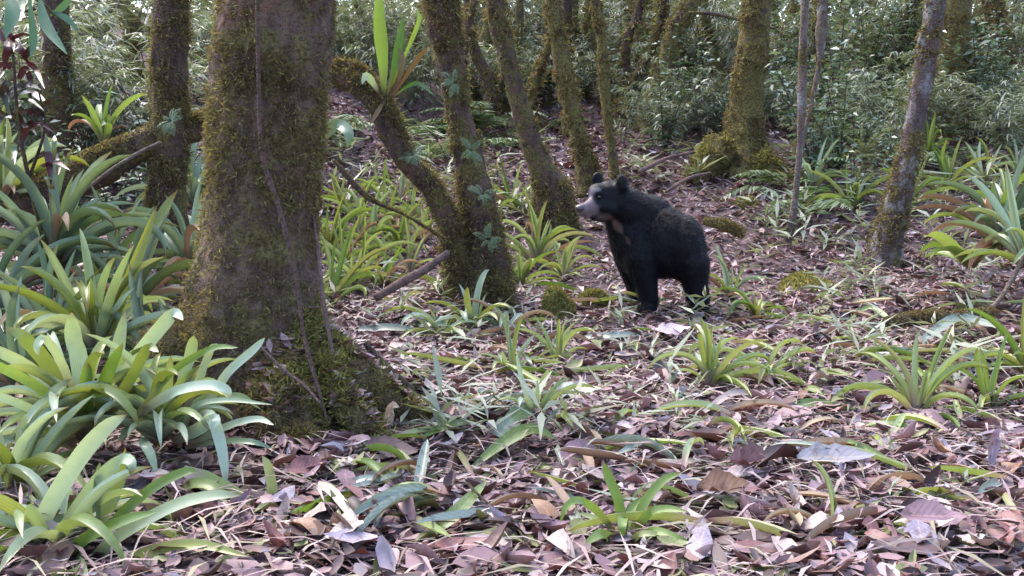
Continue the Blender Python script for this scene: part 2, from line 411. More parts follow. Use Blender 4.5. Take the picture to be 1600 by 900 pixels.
def strap_shape(e0, e1, n=11, chan=0.25, seed=0, pw=1.3, tip=5, sway=0.05):
    """strap leaf of length 1 rising from the origin along X/Z, width 1 (scaled later): V, F, UV"""
    tt = np.linspace(0, 1, n + 1)
    th = math.radians(e0) + (math.radians(e1) - math.radians(e0)) * tt ** pw
    dx = np.cos(th) / n; dz = np.sin(th) / n
    x = np.concatenate([[0], np.cumsum(dx[:-1])]); z = np.concatenate([[0], np.cumsum(dz[:-1])])
    r = np.random.default_rng(seed)
    wv = np.clip(0.62 + 1.6 * tt, 0, 1) * np.maximum(1 - tt ** tip, 0.02) ** 0.8
    sw = sway * np.sin(tt * 3 + r.random() * 6) * tt
    V, UV = [], []
    for k in range(n + 1):
        nxv, nzv = -math.sin(th[k]), math.cos(th[k])
        for s in (-1, 0, 1):
            h = chan * abs(s) * wv[k] * 0.06
            V.append((x[k] + nxv * h, s * 0.5 * wv[k] + 0, z[k] + nzv * h)); UV.append((0.5 + s / 2, tt[k]))
    V = np.array(V); V[:, 1] += 0  # width only
    F = [(3 * k + s, 3 * k + s + 3, 3 * k + s + 4, 3 * k + s + 1) for k in range(n) for s in range(2)]
    return V, np.array(F), np.array(UV)

STRAPS = {}
def strap_pool(matk):
    if matk not in STRAPS:
        out = []
        for k, (e0, e1) in enumerate([(84, 55), (80, 20), (75, -15), (68, -40), (58, -45), (45, -30), (30, -25), (85, 75), (62, -75)]):
            for s in range(2):
                V, F, UV = strap_shape(e0 - 4 * s, e1 - 8 * s, 12, 1.0, k * 7 + s, 1.2 + 0.5 * s, 4 + 3 * s)
                out.append((e0, new_mesh('strap_leaf', V, F, [M[matk]], uv=UV)))
        STRAPS[matk] = out
    return STRAPS[matk]

def rosette(px, py, n, L, W, matk, label, d=None, lo=0, hi=99, group=None, name='bromeliad', seed=None, lift=0.0, cat='bromeliad', pos=None):
    """rosette plant: an Empty with one strap leaf mesh object per leaf"""
    r = random.Random(seed if seed is not None else int(px * 13 + py))
    n = int(n * 1.25); L *= 1.08; W *= .72
    if pos is not None: b = np.array(pos)
    elif d is None: b = gp(px, py)
    else: b = at(px, py, d)
    root = thing(name, (b[0], b[1], b[2] + lift), label, cat, group)
    pool = [q for q in strap_pool(matk) if lo <= q[0] <= hi]
    pool.sort(key=lambda q: -q[0])
    dead = sorted([q for q in strap_pool('dead_strap') if q[0] <= 70], key=lambda q: -q[0])
    for i in range(n):
        f = (i + r.random() * 0.8) / n                # inner upright leaves first, outer flat last
        me = pool[min(int(f * len(pool)), len(pool) - 1)][1]
        if f > 0.45 and r.random() < 0.16: me = r.choice(dead)[1]
        o = obj('leaf', me, root)
        az = i * 2.39996 + r.uniform(-0.6, 0.6)
        l = L * r.uniform(0.5, 1.15)
        o.scale = (l, W * r.uniform(0.8, 1.15), l)
        o.rotation_euler = (r.gauss(0, 0.24), r.gauss(0, 0.16), az)
        o.location = (0.015 * math.cos(az), 0.015 * math.sin(az), 0.01 * r.random())
    return root

def path_leaf(pts, wpx, matk, parent=None, name='leaf', tip=5, n=16, face=0.75, chan=0.12, basew=0.6, origin=(0, 0, 0)):
    """strap leaf through photo points (px,py,depth); wpx its width in photo pixels"""
    P = np.array([at(*q) for q in pts]); C = spline(P, n + 1)
    T = unit(np.gradient(C, axis=0))
    to = unit(np.array([0, 0, CAM_H + 0.3]) - C)
    S1 = unit(np.cross(T, to)); S2 = unit(np.cross(T, np.array([0, 0, 1.0])))
    S2 = S2 * np.sign((S1 * S2).sum(1, keepdims=True) + 1e-6)
    S = unit(face * S1 + (1 - face) * S2); N = np.cross(S, T); N = N * np.sign((N * to).sum(1, keepdims=True))
    tt = np.linspace(0, 1, n + 1)
    wd = wpx * 0.88 / FPX * C[:, 1].mean() * np.clip(basew + 1.6 * tt, 0, 1) * np.maximum(1 - tt ** tip, 0.02) ** 0.8
    V = []
    for s in (-1, -0.5, 0, 0.5, 1):
        V.append(C + S * (s * wd / 2)[:, None] + N * (chan * s * s * wd)[:, None])
    V = np.stack(V, 1).reshape(-1, 3) - np.asarray(origin)
    F = np.array([(5 * k + s, 5 * k + s + 5, 5 * k + s + 6, 5 * k + s + 1) for k in range(n) for s in range(4)])
    UV = np.array([(s / 4, q) for q in tt for s in range(5)])
    return obj(name, new_mesh(name, V, F, [M[matk]], uv=UV), parent)

# ------------------------------------------------------------------ trees
ROOTS = []
def make_tree(name, label, d, pts, bark, moss=None, nm=6000, mlen=0.018, mwid=0.007, mdens=0.0, flare=0.5, lobes=5, ns=20, nr=70, top=5.5, bump=0.16, bscale=9,
              group=None, seed=1, cat='tree', d_top=None, roots=()):
    """trunk through photo points (px,py,width px) from the top of the frame to the base"""
    dd = np.linspace(d if d_top is None else d_top, d, len(pts))
    C = [at(q[0], q[1], k) for q, k in zip(pts, dd)]
    R = [q[2] / 2 / FPX * k for q, k in zip(pts, dd)]
    base = np.array(C[-1]); gz = g1(base[0], base[1])
    up = unit((C[0] - C[1])[None])[0]; up = unit((up * 0.75 + np.array([0.0, 0.05, 0.6]))[None])[0]
    h = max(top - C[0][2], 0.3) / up[2]
    rw = random.Random(seed)
    C = [C[0] + up * h + np.array([rw.uniform(-.2, .2), rw.uniform(-.1, .2), 0]), C[0] + up * h * 0.5] + C + [np.array([base[0], base[1], gz - 0.12])]
    R = [R[0] * 0.62, R[0] * 0.85] + R + [R[-1] * 1.1]
    # denser rings in view
    S = spline(np.column_stack([C, R]), nr)
    org = np.array([base[0], base[1], gz])
    hgt = S[:, 2] - gz
    fl = flare * np.exp(-np.clip(hgt, 0, None) / 0.16)
    V, F = tube(S[:, :3], S[:, 3], ns, bump, bscale, seed, fine=bump * 0.5, lobes=lobes, flare=fl)
    V = V - org
    t = thing(name, org, label, cat, group)
    tr = obj('trunk', new_mesh('trunk', V, F, [M[bark]]), t)
    parts = [(V, F)]
    for rt in roots:                                    # (points (px,py,d,width px), kind name)
        Cr = np.array([at(*q[:3]) for q in rt]); Rr = np.array([q[3] / 2 / FPX * q[2] for q in rt])
        Sr = spline(np.column_stack([Cr, Rr]), 26)
        Vr, Fr = tube(Sr[:, :3], Sr[:, 3], 16, 0.55, 9, seed + 9, fine=0.16); Vr = Vr - org
        ro = obj('root', new_mesh('root', Vr, Fr, [M[bark]]), t); parts.append((Vr, Fr)); ROOTS.append((Vr + org, Fr)) if d < 5 else None
        if moss:
            Vb, Fb = tufts(Vr, Fr, 9000 if d < 5 else 3000, lambda c, n: np.clip(1.6 * vnoise(c + org, 9, 2) - 0.15 + 0.8 * n[:, 2], 0.01, 1.5), mlen * 1.3, mwid, seed + 21, 0.1)
            tag(obj('moss', new_mesh('moss', Vb, Fb, [M['moss_bright']], smooth=False), ro), kind='stuff')
    if moss:
        Va, Fa = merge(parts)
        def dens(c, n):
            return np.clip(vnoise(c + org, 6, seed + 3) * 1.4 + vnoise(c + org, 17, seed + 4) * 0.8 + 0.35 + mdens + 0.5 * n[:, 2], 0.02, 1.2) * (c[:, 2] + org[2] < 2.6)
        Vb, Fb = tufts(Va, Fa, nm, dens, mlen, mwid, seed)
        tag(obj('moss', new_mesh('moss', Vb, Fb, [M[moss]], smooth=False), t), kind='stuff')
    return t

big = make_tree('mossy_tree', 'thick moss-covered tree trunk filling the left foreground', 3.62,
    [(430, -10, 172), (420, 120, 172), (414, 250, 172), (404, 380, 182), (398, 470, 208), (402, 560, 262), (418, 640, 330)],
    'bark_big', 'moss', 340000, 0.0145, 0.0028, 0.5, 0.25, 5, 72, 230, 5.5, 0.13, 9, seed=3,
    roots=[[(470, 500, 3.5, 60), (535, 580, 3.45, 72), (605, 630, 3.42, 56), (690, 670, 3.4, 30)],
           [(420, 560, 3.42, 110), (455, 650, 3.3, 110), (480, 720, 3.22, 60)],
           [(350, 520, 3.6, 90), (280, 600, 3.6, 90), (220, 690, 3.5, 50)],
           [(500, 580, 3.4, 55), (550, 650, 3.3, 58), (610, 702, 3.22, 30)]])
make_tree('mossy_tree', 'straight dark mossy trunk just left of the big trunk', 5.6,
    [(266, -5, 50), (264, 120, 52), (262, 240, 54), (262, 330, 56), (264, 400, 62), (266, 445, 80)], 'bark_dark', 'moss', 38000, 0.019, 0.0045, 0.2, 0.3, 4, 24, 90, seed=5)
make_tree('mossy_tree', 'upright trunk at the far left behind red-leaved shrub', 7.6,
    [(86, -5, 42), (88, 100, 42), (90, 200, 44), (92, 300, 52)], 'bark_dark', 'moss', 8000, 0.022, 0.009, 0.1, 0.3, 4, 18, 60, seed=6)
ctree = make_tree('mossy_tree', 'dark leaning trunk with splayed rooty base in the centre', 6.05,
    [(690, -5, 48), (703, 80, 43), (716, 170, 38), (734, 260, 43), (750, 340, 54), (756, 410, 74), (748, 470, 96)], 'bark_dark', 'moss', 50000, 0.020, 0.0045, 0.1, 0.45, 5, 32, 100, bump=0.24, bscale=7, seed=8)
# its curved second stem
def stem(parent, pts, bark, moss, nm, seed, name='stem', mlen=0.022, mwid=0.007, ns=18, nr=60, bump=0.2):
    org = np.array(parent.location)
    S = spline(np.column_stack([[at(*q[:3]) for q in pts], [q[3] / 2 / FPX * q[2] for q in pts]]), nr)
    V, F = tube(S[:, :3], S[:, 3], ns, bump, 8, seed, fine=0.06); V = V - org
    o = obj(name, new_mesh(name, V, F, [M[bark]]), parent)
    Vb, Fb = tufts(V, F, nm, lambda c, n: np.clip(vnoise(c + org, 8, seed) + 0.3 + 0.9 * n[:, 2], 0.02, 1.5), mlen, mwid, seed)
    tag(obj('moss', new_mesh('moss', Vb, Fb, [M[moss]], smooth=False), o), kind='stuff')
    return o
stem(ctree, [(738, 465, 6.0, 56), (712, 400, 5.97, 38), (698, 345, 5.95, 32), (676, 298, 5.93, 31), (644, 262, 5.9, 32), (617, 220, 5.87, 36), (598, 174, 5.85, 38), (572, 143, 5.85, 31), (540, 126, 5.87, 26), (505, 122, 5.9, 25), (440, 116, 5.95, 22)], 'bark_dark', 'moss', 30000, 11, mwid=0.0045)
stem(ctree, [(598, 165, 5.85, 30), (575, 125, 5.88, 18), (545, 104, 5.9, 16), (505, 108, 5.95, 14)], 'bark_dark', 'moss_brown', 1500, 12, name='branch')
make_tree('mossy_tree', 'leaning mossy trunk with bent mossy foot left of bear', 8.0,
    [(772, -5, 28), (790, 80, 28), (806, 140, 28), (826, 210, 32), (850, 270, 42), (868, 315, 58)], 'bark_dark', 'moss', 15000, 0.024, 0.007, 0.15, 0.5, 3, 20, 80, seed=14)
make_tree('mossy_tree', 'slender brown mossy trunk rising behind the bear\'s head', 8.9,
    [(862, -5, 22), (872, 70, 22), (886, 140, 24), (903, 210, 26), (920, 285, 34)], 'bark_mossy', 'moss_brown', 10000, 0.024, 0.008, 0.15, 0.4, 3, 16, 70, seed=15)
make_tree('mossy_tree', 'thin crooked trunk rising above the bear\'s ears', 9.3,
    [(930, -5, 15), (940, 60, 17), (944, 120, 17), (950, 190, 14), (959, 270, 14)], 'bark_mossy', 'moss_brown', 2600, 0.024, 0.008, 0.0, 0.4, 3, 12, 70, seed=16, bump=0.3)
make_tree('mossy_tree', 'yellowish mossy trunk curving up to the right behind the bear', 11.0,
    [(1082, -8, 30), (1055, 50, 28), (1036, 110, 28), (1022, 160, 32), (1014, 215, 44)], 'bark_mossy', 'moss', 5000, 0.03, 0.01, 0.3, 0.3, 3, 16, 70, seed=17)
make_tree('mossy_tree', 'stout mossy trunk with dark hollow foot right of bear', 9.4,
    [(1183, -5, 42), (1178, 60, 44), (1170, 130, 48), (1164, 200, 56), (1162, 270, 92)], 'bark_mossy', 'moss', 18000, 0.026, 0.008, 0.05, 0.6, 4, 26, 80, seed=18,
    roots=[[(1130, 225, 9.2, 40), (1105, 262, 9.1, 34), (1080, 285, 9.0, 18)], [(1180, 250, 9.15, 40), (1210, 285, 9.05, 40), (1225, 312, 8.9, 20)]])
make_tree('sapling', 'thin pale pole-like sapling standing between stout and lichened trunks', 7.4,
    [(1258, -5, 12), (1254, 90, 14), (1252, 180, 12), (1248, 250, 10), (1240, 330, 11), (1228, 385, 14)], 'bark_pole', 'moss_brown', 900, 0.02, 0.007, -0.3, 0.2, 3, 10, 60, seed=19, cat='sapling', bump=0.2)
make_tree('sapling', 'thin sapling with mossy upper stem near the stout trunk', 8.6,
    [(1286, -5, 15), (1283, 50, 18), (1281, 95, 10), (1270, 150, 7), (1255, 220, 7), (1245, 300, 8)], 'bark_pole', 'moss_brown', 1200, 0.028, 0.009, 0, 0.2, 3, 10, 60, seed=20, cat='sapling', bump=0.2)
make_tree('mossy_tree', 'lichen-pale trunk leaning right with mossy lower half', 6.9,
    [(1462, -5, 30), (1452, 60, 31), (1442, 120, 30), (1430, 190, 32), (1417, 260, 36), (1400, 330, 38), (1384, 398, 48)], 'bark_pale', 'moss', 13000, 0.020, 0.006, 0.0, 0.35, 3, 20, 90, seed=21)
make_tree('mossy_tree', 'broad brown mossy trunk behind the lichen-pale trunk', 10.6,
    [(1496, -5, 44), (1490, 60, 44), (1486, 130, 46), (1490, 210, 66)], 'bark_mossy', 'moss_brown', 5000, 0.03, 0.01, 0.1, 0.5, 4, 18, 60, seed=22)

LAND = [(60, 'at the left edge'), (120, 'by the upright far-left trunk'), (235, 'left of the straight dark trunk'), (340, 'between straight and big trunk'), (520, 'behind the big trunk'), (600, 'just right of the big trunk'),
        (690, 'behind the epiphytic fern'), (770, 'behind the dark leaning trunk'), (860, 'by the trunk with bent foot'), (930, 'by the slender brown trunk'), (1000, 'above the bear\'s ears'), (1060, 'by the curving yellowish trunk'),
        (1140, 'left of the stout trunk'), (1210, 'beside the stout trunk'), (1270, 'by the pale saplings'), (1360, 'right of the saplings'), (1420, 'left of the lichen-pale trunk'), (1500, 'behind the lichen-pale trunk'), (1560, 'right of the broad brown trunk'), (9999, 'at the right edge')]
def land(px): return next(n_ for lim, n_ in LAND if px < lim)
# farther trunks, told apart only by where they stand
FARX = [(705, 13.8, 22, 18), (790, 12.2, 18, 14), (818, 15.2, 26, -20), (855, 12.4, 24, 20), (918, 14.2, 24, 16), (948, 12.2, 16, -18), (990, 11.2, 12, 30), (1038, 14.8, 24, -12), (1075, 12.6, 14, -26), (1140, 13.5, 20, 16), (1300, 12.2, 18, -14), (1340, 15.2, 26, 14), (1405, 12.8, 22, 12), (1462, 14.2, 20, -16), (1545, 15.6, 26, 10), (1580, 11.6, 18, -16), (1230, 13.8, 18, -12), (575, 12.4, 18, -12), (660, 14.2, 22, 10), (130, 12.8, 22, 14), (285, 15.2, 24, -10),
        (762, 11.4, 20, -20), (835, 11.2, 16, 24), (893, 10.9, 20, -22), (972, 11.4, 20, 20), (1003, 12, 24, -10), (1122, 11.6, 18, -14), (722, 10.8, 14, 12),
        (735, 12.5, 30, 22), (748, 16, 24, -8), (808, 13.0, 22, -16), (838, 14.5, 26, 30), (905, 12.8, 26, -6), (985, 15, 26, 10), (1022, 13.2, 24, -30), (1000, 18, 26, -14), (1095, 15.5, 22, 12), (1120, 19, 26, -6),
        (1312, 14.5, 26, 8), (1375, 14.0, 20, -18), (1432, 16.5, 22, 10), (1525, 13.5, 24, 6), (1560, 12.6, 26, -12), (1590, 17, 26, 8), (545, 13.5, 24, 14), (620, 15.5, 20, -10), (640, 12.6, 14, 16), (205, 12.2, 30, -10), (160, 15.5, 24, 12), (225, 14.5, 18, -20), (310, 13.2, 24, 8), (35, 14, 28, 10), (870, 17, 30, -18), (925, 19, 26, 12), (780, 18.5, 26, 0), (1240, 15.5, 26, 20), (1205, 12.5, 16, 24), (690, 19.5, 24, 8), (960, 13.4, 14, 26), (1055, 17.5, 20, 18)]
for k, (px, d, wpx, lean) in enumerate(FARX):
    x = (px - 800) / FPX * d; gz = g1(x, d)
    bpy_ = 450 - FPX * math.tan(math.atan2(gz - CAM_H, d) + PITCH)
    q = bpy_
    side = 'left of the big trunk' if px < 330 else ('behind the curved central stem' if px < 700 else ('behind the bear' if px < 1140 else 'in the right background'))
    wpx *= .8; wb = 9 * math.sin(k * 2.3)
    make_tree('forest_tree', ('distant ' if d > 14 else 'background ') + ('thick' if wpx > 23 else 'thin') + ' mossy trunk leaning ' + ('right ' if lean > 0 else 'left ') + land(px), d, [(px + lean * 1.6, -8, wpx * .9), (px + lean * .8 + wb, q * 0.35, wpx), (px - wb * .7, q * 0.7, wpx * 1.05), (px - 3, q, wpx * 1.5)],
              'bark_mossy' if k % 3 else 'bark_dark', 'moss_brown' if k % 2 else 'moss', 1300, 0.045, 0.016, 0.1, 0.4, 3, 12, 40, 6.0, 0.25, 4, group='distant trunks ' + side, seed=40 + k)

# ------------------------------------------------------------------ logs, branches and vines
def woody(name, label, cat, pts, bark, moss=None, nm=0, seed=0, ns=12, nr=40, bump=0.2, mlen=0.022, mwid=0.008, group=None):
    S = spline(np.column_stack([[at(*q[:3]) for q in pts], [q[3] / 2 / FPX * q[2] for q in pts]]), nr)
    S = np.vstack([S[0] - (S[1] - S[0]) * 0.15, S, S[-1] + (S[-1] - S[-2]) * 0.15]); S[0, 3] = S[-1, 3] = 1e-4
    org = S[len(S) // 2, :3].copy()
    V, F = tube(S[:, :3], S[:, 3], ns, bump, 9, seed, fine=0.05); V = V - org
    caps = []
    if moss:
        t = thing(name, org, label, cat, group)
        obj('wood', new_mesh('wood', V, F, [M[bark]]), t)
        P, N = scatter(V, F, nm, lambda c, n: np.clip(vnoise(c + org, 7, seed) + 0.2 + 1.2 * n[:, 2], 0.01, 2), seed)
        Vb, Fb = blades(P, N, mlen, mwid, 0.7, 0.2, seed)
        tag(obj('moss', new_mesh('moss', Vb, Fb, [M[moss]], smooth=False), t), kind='stuff')
        return t
    o = obj(name, new_mesh(name, V, F, [M[bark]])); o.location = tuple(org)
    return tag(o, label, cat, group)

woody('fallen_log', 'dark mossy log leaning against the straight trunk at left', 'log', [(-40, 330, 5.3, 56), (60, 305, 5.4, 54), (150, 262, 5.5, 58), (240, 220, 5.6, 50), (345, 190, 5.8, 44)], 'bark_dark', 'moss', 9000, 31)
woody('dead_branch', 'thin grey bare branch under the leaning mossy log', 'branch', [(130, 300, 5.1, 5), (170, 268, 5.1, 6), (215, 240, 5.15, 6), (250, 222, 5.2, 4)], 'bark_pole', seed=32, ns=8, nr=24)
woody('dead_branch', 'moss-wrapped dangling branch tip between big trunk and central tree', 'branch', [(522, 250, 5.2, 3), (536, 268, 5.2, 9), (560, 295, 5.2, 10), (585, 315, 5.25, 7), (635, 338, 5.4, 3), (695, 374, 5.6, 3)], 'bark_dark', 'moss', 2200, 33, ns=8, mlen=0.013, mwid=0.004)
woody('dead_branch', 'bare pinkish branch lying against foot of central tree', 'branch', [(585, 466, 5.6, 13), (630, 440, 5.65, 14), (665, 420, 5.7, 13), (700, 395, 5.8, 10)], 'wood_dead', seed=34, ns=8, nr=24)
woody('dead_branch', 'thin forked stick poking up at foot of the big trunk', 'branch', [(645, 610, 3.55, 12), (605, 575, 3.5, 14), (580, 548, 3.5, 12), (570, 535, 3.5, 8)], 'bark_dark', seed=35, ns=8, nr=20)
woody('hanging_vine', 'woody vine running down the front of the big trunk', 'vine', [(402, -10, 3.36, 6), (404, 120, 3.36, 6), (410, 240, 3.36, 7), (438, 330, 3.35, 8), (462, 430, 3.33, 7), (474, 520, 3.3, 6), (495, 600, 3.24, 6), (512, 660, 3.2, 4)], 'vine_bark', seed=36, ns=8, nr=60, bump=0.25)
woody('hanging_vine', 'thin vine hanging along the right edge of the big trunk', 'vine', [(488, 330, 3.6, 5), (498, 400, 3.5, 7), (503, 450, 3.42, 8), (512, 510, 3.36, 6), (521, 556, 3.3, 4)], 'wood_dead', seed=37, ns=7, nr=40, bump=0.25)
woody('hanging_vine', 'thin root slanting across the lower left of big trunk', 'vine', [(405, 540, 3.2, 5), (440, 575, 3.18, 5), (475, 602, 3.15, 5), (500, 630, 3.12, 4)], 'wood_dead', seed=38, ns=7, nr=30)
woody('dead_branch', 'low mossy branch on the ground right of the bear', 'branch', [(1100, 345, 7.4, 12), (1130, 352, 7.35, 18), (1160, 366, 7.3, 14)], 'bark_mossy', 'moss', 900, 39)
woody('dead_branch', 'bare bent stick between rosette and right edge', 'branch', [(1530, 500, 5.2, 8), (1560, 470, 5.2, 8), (1585, 430, 5.3, 7), (1605, 385, 5.4, 6)], 'bark_pole', seed=41, ns=7, nr=24)
woody('fallen_log', 'dark rotten log half buried in litter at right', 'log', [(1385, 504, 4.9, 16), (1440, 498, 5.0, 20), (1500, 496, 5.05, 16), (1550, 490, 5.1, 10)], 'bark_dark', 'moss_brown', 900, 42)
for k, (a, b) in enumerate([((1000, 268, 8.5, 8), (1085, 238, 9.2, 5)), ((1040, 300, 8.0, 5), (1110, 270, 8.4, 4))]):
    woody('dead_branch', ['fallen stick below the curving yellowish trunk', 'thin twig behind the bear\'s back'][k], 'branch', [a, ((a[0] + b[0]) / 2, (a[1] + b[1]) / 2 - 6, (a[2] + b[2]) / 2, 6), b], 'wood_dead', seed=45 + k, ns=7, nr=16)
woody('dead_branch', 'long bare twig slanting through the upper background branches', 'branch', [(1075, 20, 10.4, 5), (1115, 22, 10.4, 6), (1160, 32, 10.3, 5), (1210, 45, 10.2, 4)], 'bark_dark', seed=48, ns=7, nr=20)
# ------------------------------------------------------------------ bear
def icos(sub=3):
    import bmesh
    bm = bmesh.new(); bmesh.ops.create_icosphere(bm, subdivisions=sub, radius=1.0)
    V = np.array([v.co[:] for v in bm.verts]); F = np.array([[v.index for v in f.verts] for f in bm.faces]); bm.free()
    return V, F
ICO = icos(2)
BP = gp(1022, 487); BD = BP[1]; PPM = FPX / BD
def bx(px, py, y=0.0):
    """bear-local metres from its silhouette measurements (x right, y away, z up)"""
    return np.array([(px - 1022) / PPM, y, (487 - py) / PPM])
shapes = []
def ell(c, r, ang=0.0, yaw=0.0):
    V, F = ICO; V = V * np.array(r)
    ca, sa = math.cos(ang), math.sin(ang)
    V = V @ np.array([[ca, 0, -sa], [0, 1, 0], [sa, 0, ca]]).T
    V = V @ rotz(yaw).T
    shapes.append((V + c, F))
def chain(pts):
    P = np.array([np.append(p, r) for p, r in pts])
    for i in range(len(P) - 1):
        L = np.linalg.norm(P[i, :3] - P[i + 1, :3]); n = max(2, int(L / 0.016))
        for t_ in np.linspace(0, 1, n):
            q = P[i] * (1 - t_) + P[i + 1] * t_; ell(q[:3], (q[3],) * 3)
k = 1 / PPM
ell(bx(1001, 372, 0.03), (0.168, 0.165, 0.235), 0.15)          # chest and shoulders
ell(bx(1013, 340, 0.03), (0.145, 0.125, 0.13), -0.3)            # shoulder hump
ell(bx(1037, 378, -0.01), (0.185, 0.17, 0.202), 0.28)          # barrel
ell(bx(1065, 386, -0.04), (0.122, 0.16, 0.19), 0.1)          # rump
ell(bx(1078, 408, -0.11), (0.070, 0.07, 0.12), 0.05)          # near thigh
ell(bx(993, 395, -0.08), (0.085, 0.08, 0.17), 0.1)             # near shoulder
chain([(bx(1004, 342, 0.02), 0.132), (bx(978, 325, -0.01), 0.115), (bx(955, 311, -0.04), 0.094)])   # neck
ell(bx(1034, 352, 0.005), (0.15, 0.125, 0.105), -0.45)
chain([(bx(966, 345, -0.01), 0.085), (bx(985, 380, 0.0), 0.12)])                                     # throat
ell(bx(949, 306, -0.05), (0.095, 0.09, 0.092), -0.2)           # skull
ell(bx(931, 300, -0.075), (0.062, 0.07, 0.055), -0.3)          # brow
ell(bx(942, 322, -0.10), (0.075, 0.055, 0.062), -0.2)          # near cheek
ell(bx(936, 322, -0.02), (0.07, 0.05, 0.06), -0.2)
chain([(bx(930, 317, -0.095), 0.055), (bx(916, 321, -0.13), 0.042), (bx(905, 324, -0.155), 0.034)])   # muzzle
chain([(bx(938, 333, -0.08), 0.045), (bx(922, 333, -0.115), 0.030), (bx(911, 334, -0.14), 0.020)])    # lower jaw
for px, py, yy, yw in ((965, 283, -0.11, 0.5), (932, 279, 0.035, 0.4)):                               # ears
    ell(bx(px, py, yy), (0.036, 0.022, 0.044), 0.1, yw); ell(bx(px + 1, py + 8, yy + 0.005), (0.038, 0.03, 0.035), 0, yw)
def foot(px, yy):
    b = bx(px, 487, yy); wz = g1(BP[0] + b[0], BP[1] + b[1]) - BP[2]
    return wz
for pts, toe in (([(995, 400, 0.088), (1006, 440, 0.063), (1010, 466, 0.054)], 1004),):
    for yy, off in ((-0.085, 0), (0.10, -11)):
        wz = foot(1008 + off, yy)
        ch = [(bx(a + off, b, yy), r) for a, b, r in pts]
        ch.append((np.array([bx(1009 + off, 0, 0)[0], yy, wz + 0.05]), 0.050)); chain(ch)
        ell(np.array([bx(toe + off, 0, 0)[0], yy - 0.015, wz + 0.035]), (0.072, 0.056, 0.040), 0.0, 0.35)
for yy, off in ((-0.14, -4), (0.07, -1)):
    wz = foot(1090 + off, yy)
    chain([(bx(1082 + off, 408, yy), 0.080), (bx(1084 + off, 436, yy), 0.064), (bx(1090 + off, 458, yy), 0.056), (np.array([bx(1092 + off, 0)[0], yy, wz + 0.05]), 0.050)])
    ell(np.array([bx(1086 + off, 0)[0], yy - 0.01, wz + 0.033]), (0.072, 0.052, 0.038), 0.0, 0.3)
chain([(bx(1092, 385, -0.06), 0.03), (bx(1097, 398, -0.06), 0.02)])       # stub tail
bV, bF = merge(shapes)
src = bpy.data.objects.new('bear_source', new_mesh('bear_source', bV, bF))
COL.objects.link(src)
rm = src.modifiers.new('r', 'REMESH'); rm.mode = 'VOXEL'; rm.voxel_size = 0.0095
sm = src.modifiers.new('s', 'SMOOTH'); sm.factor = 0.5; sm.iterations = 7
dg = bpy.context.evaluated_depsgraph_get()
em = src.evaluated_get(dg).to_mesh()
bV = np.array([v.co[:] for v in em.vertices]); bF = [tuple(f.vertices) for f in em.polygons]
src.evaluated_get(dg).to_mesh_clear()
bpy.data.objects.remove(src)

def seg_d(P, a, b):
    a = np.asarray(a); b = np.asarray(b); d = b - a
    t_ = np.clip(((P - a) @ d) / max(d @ d, 1e-9), 0, 1)[:, None]
    return np.linalg.norm(P - (a + t_ * d), axis=1)
def fur_colour(P):
    c = np.tile(np.array([0.0026, 0.0026, 0.0048]), (len(P), 1))
    c *= (1 + 0.5 * vnoise(P, 14, 3))[:, None]
    def paint(w_, col):
        nonlocal c
        w_ = np.clip(w_, 0, 1)[:, None]; c = c * (1 - w_) + np.array(col) * w_
    nz = 0.012 * vnoise(P, 40, 5)
    d = seg_d(P, bx(914, 322, -0.135), bx(904, 325, -0.155)) + nz
    paint((0.058 - d) / 0.016, (0.125, 0.09, 0.10))
    d = seg_d(P, bx(927, 330, -0.11), bx(943, 337, -0.12)) + nz
    paint((0.040 - d) / 0.02 * 0.7, (0.085, 0.06, 0.062))
    for a, b, w0, col in (((916, 305, -0.12), (921, 296, -0.12), 0.020, (0.17, 0.135, 0.16)), ((921, 296, -0.12), (930, 293, -0.13), 0.014, (0.16, 0.13, 0.15)),
                          ((950, 340, -0.10), (962, 352, -0.10), 0.026, (0.085, 0.05, 0.04)), ((962, 352, -0.10), (976, 374, -0.13), 0.016, (0.07, 0.042, 0.034))):
        Q = P.copy(); Q[:, 1] *= 0.45
        a_ = bx(*a) * np.array([1, .45, 1]); b_ = bx(*b) * np.array([1, .45, 1])
        d = seg_d(Q, a_, b_) + nz * 0.7
        paint((w0 - d) / (w0 * 0.6) * 0.85, col)
    return c
bear = thing('bear', BP, 'black bear with pale muzzle standing in the leaf litter, head turned left', 'bear')
body = obj('body', new_mesh('bear_body', bV, bF, [M['fur']], col=fur_colour(bV)), bear)
q4 = np.array([f if len(f) == 4 else (*f, f[-1]) for f in bF])
fP, fN = scatter(bV, q4, 60000, lambda c_, n_: 1 - 0.75 * (seg_d(c_, bx(916, 321, -0.13), bx(902, 325, -0.16)) < 0.06), 77)
r_ = np.random.default_rng(5)
onhead = np.clip((bx(975, 0)[0] - fP[:, 0]) / 0.1, 0, 1)[:, None]
flow = np.array([0.75, 0.15, -0.75]) * (1 - onhead) + np.array([0.9, 0.3, -0.1]) * onhead
flow = flow - fN * (flow * fN).sum(1, keepdims=True)
D = unit(fN * 0.35 + unit(flow) * 0.8 + r_.normal(size=fP.shape) * 0.2)
Lf = (0.012 + 0.015 * r_.random((len(fP), 1))) * (1 - 0.62 * onhead)
Sd = unit(np.cross(D, fN + 0.3 * r_.normal(size=fP.shape))) * 0.0016
b0 = fP - fN * 0.003; tipp = fP + D * Lf - fN * Lf * 0.12
fV = np.stack([b0 - Sd, b0 + Sd, tipp], 1).reshape(-1, 3)
fc = np.repeat(fur_colour(fP), 3, axis=0) * np.repeat(0.6 + 0.7 * r_.random((len(fP), 1)), 3, axis=0)
tag(obj('fur', new_mesh('bear_fur', fV, np.arange(len(fV)).reshape(-1, 3), [M['fur']], smooth=False, col=fc), bear), kind='stuff')
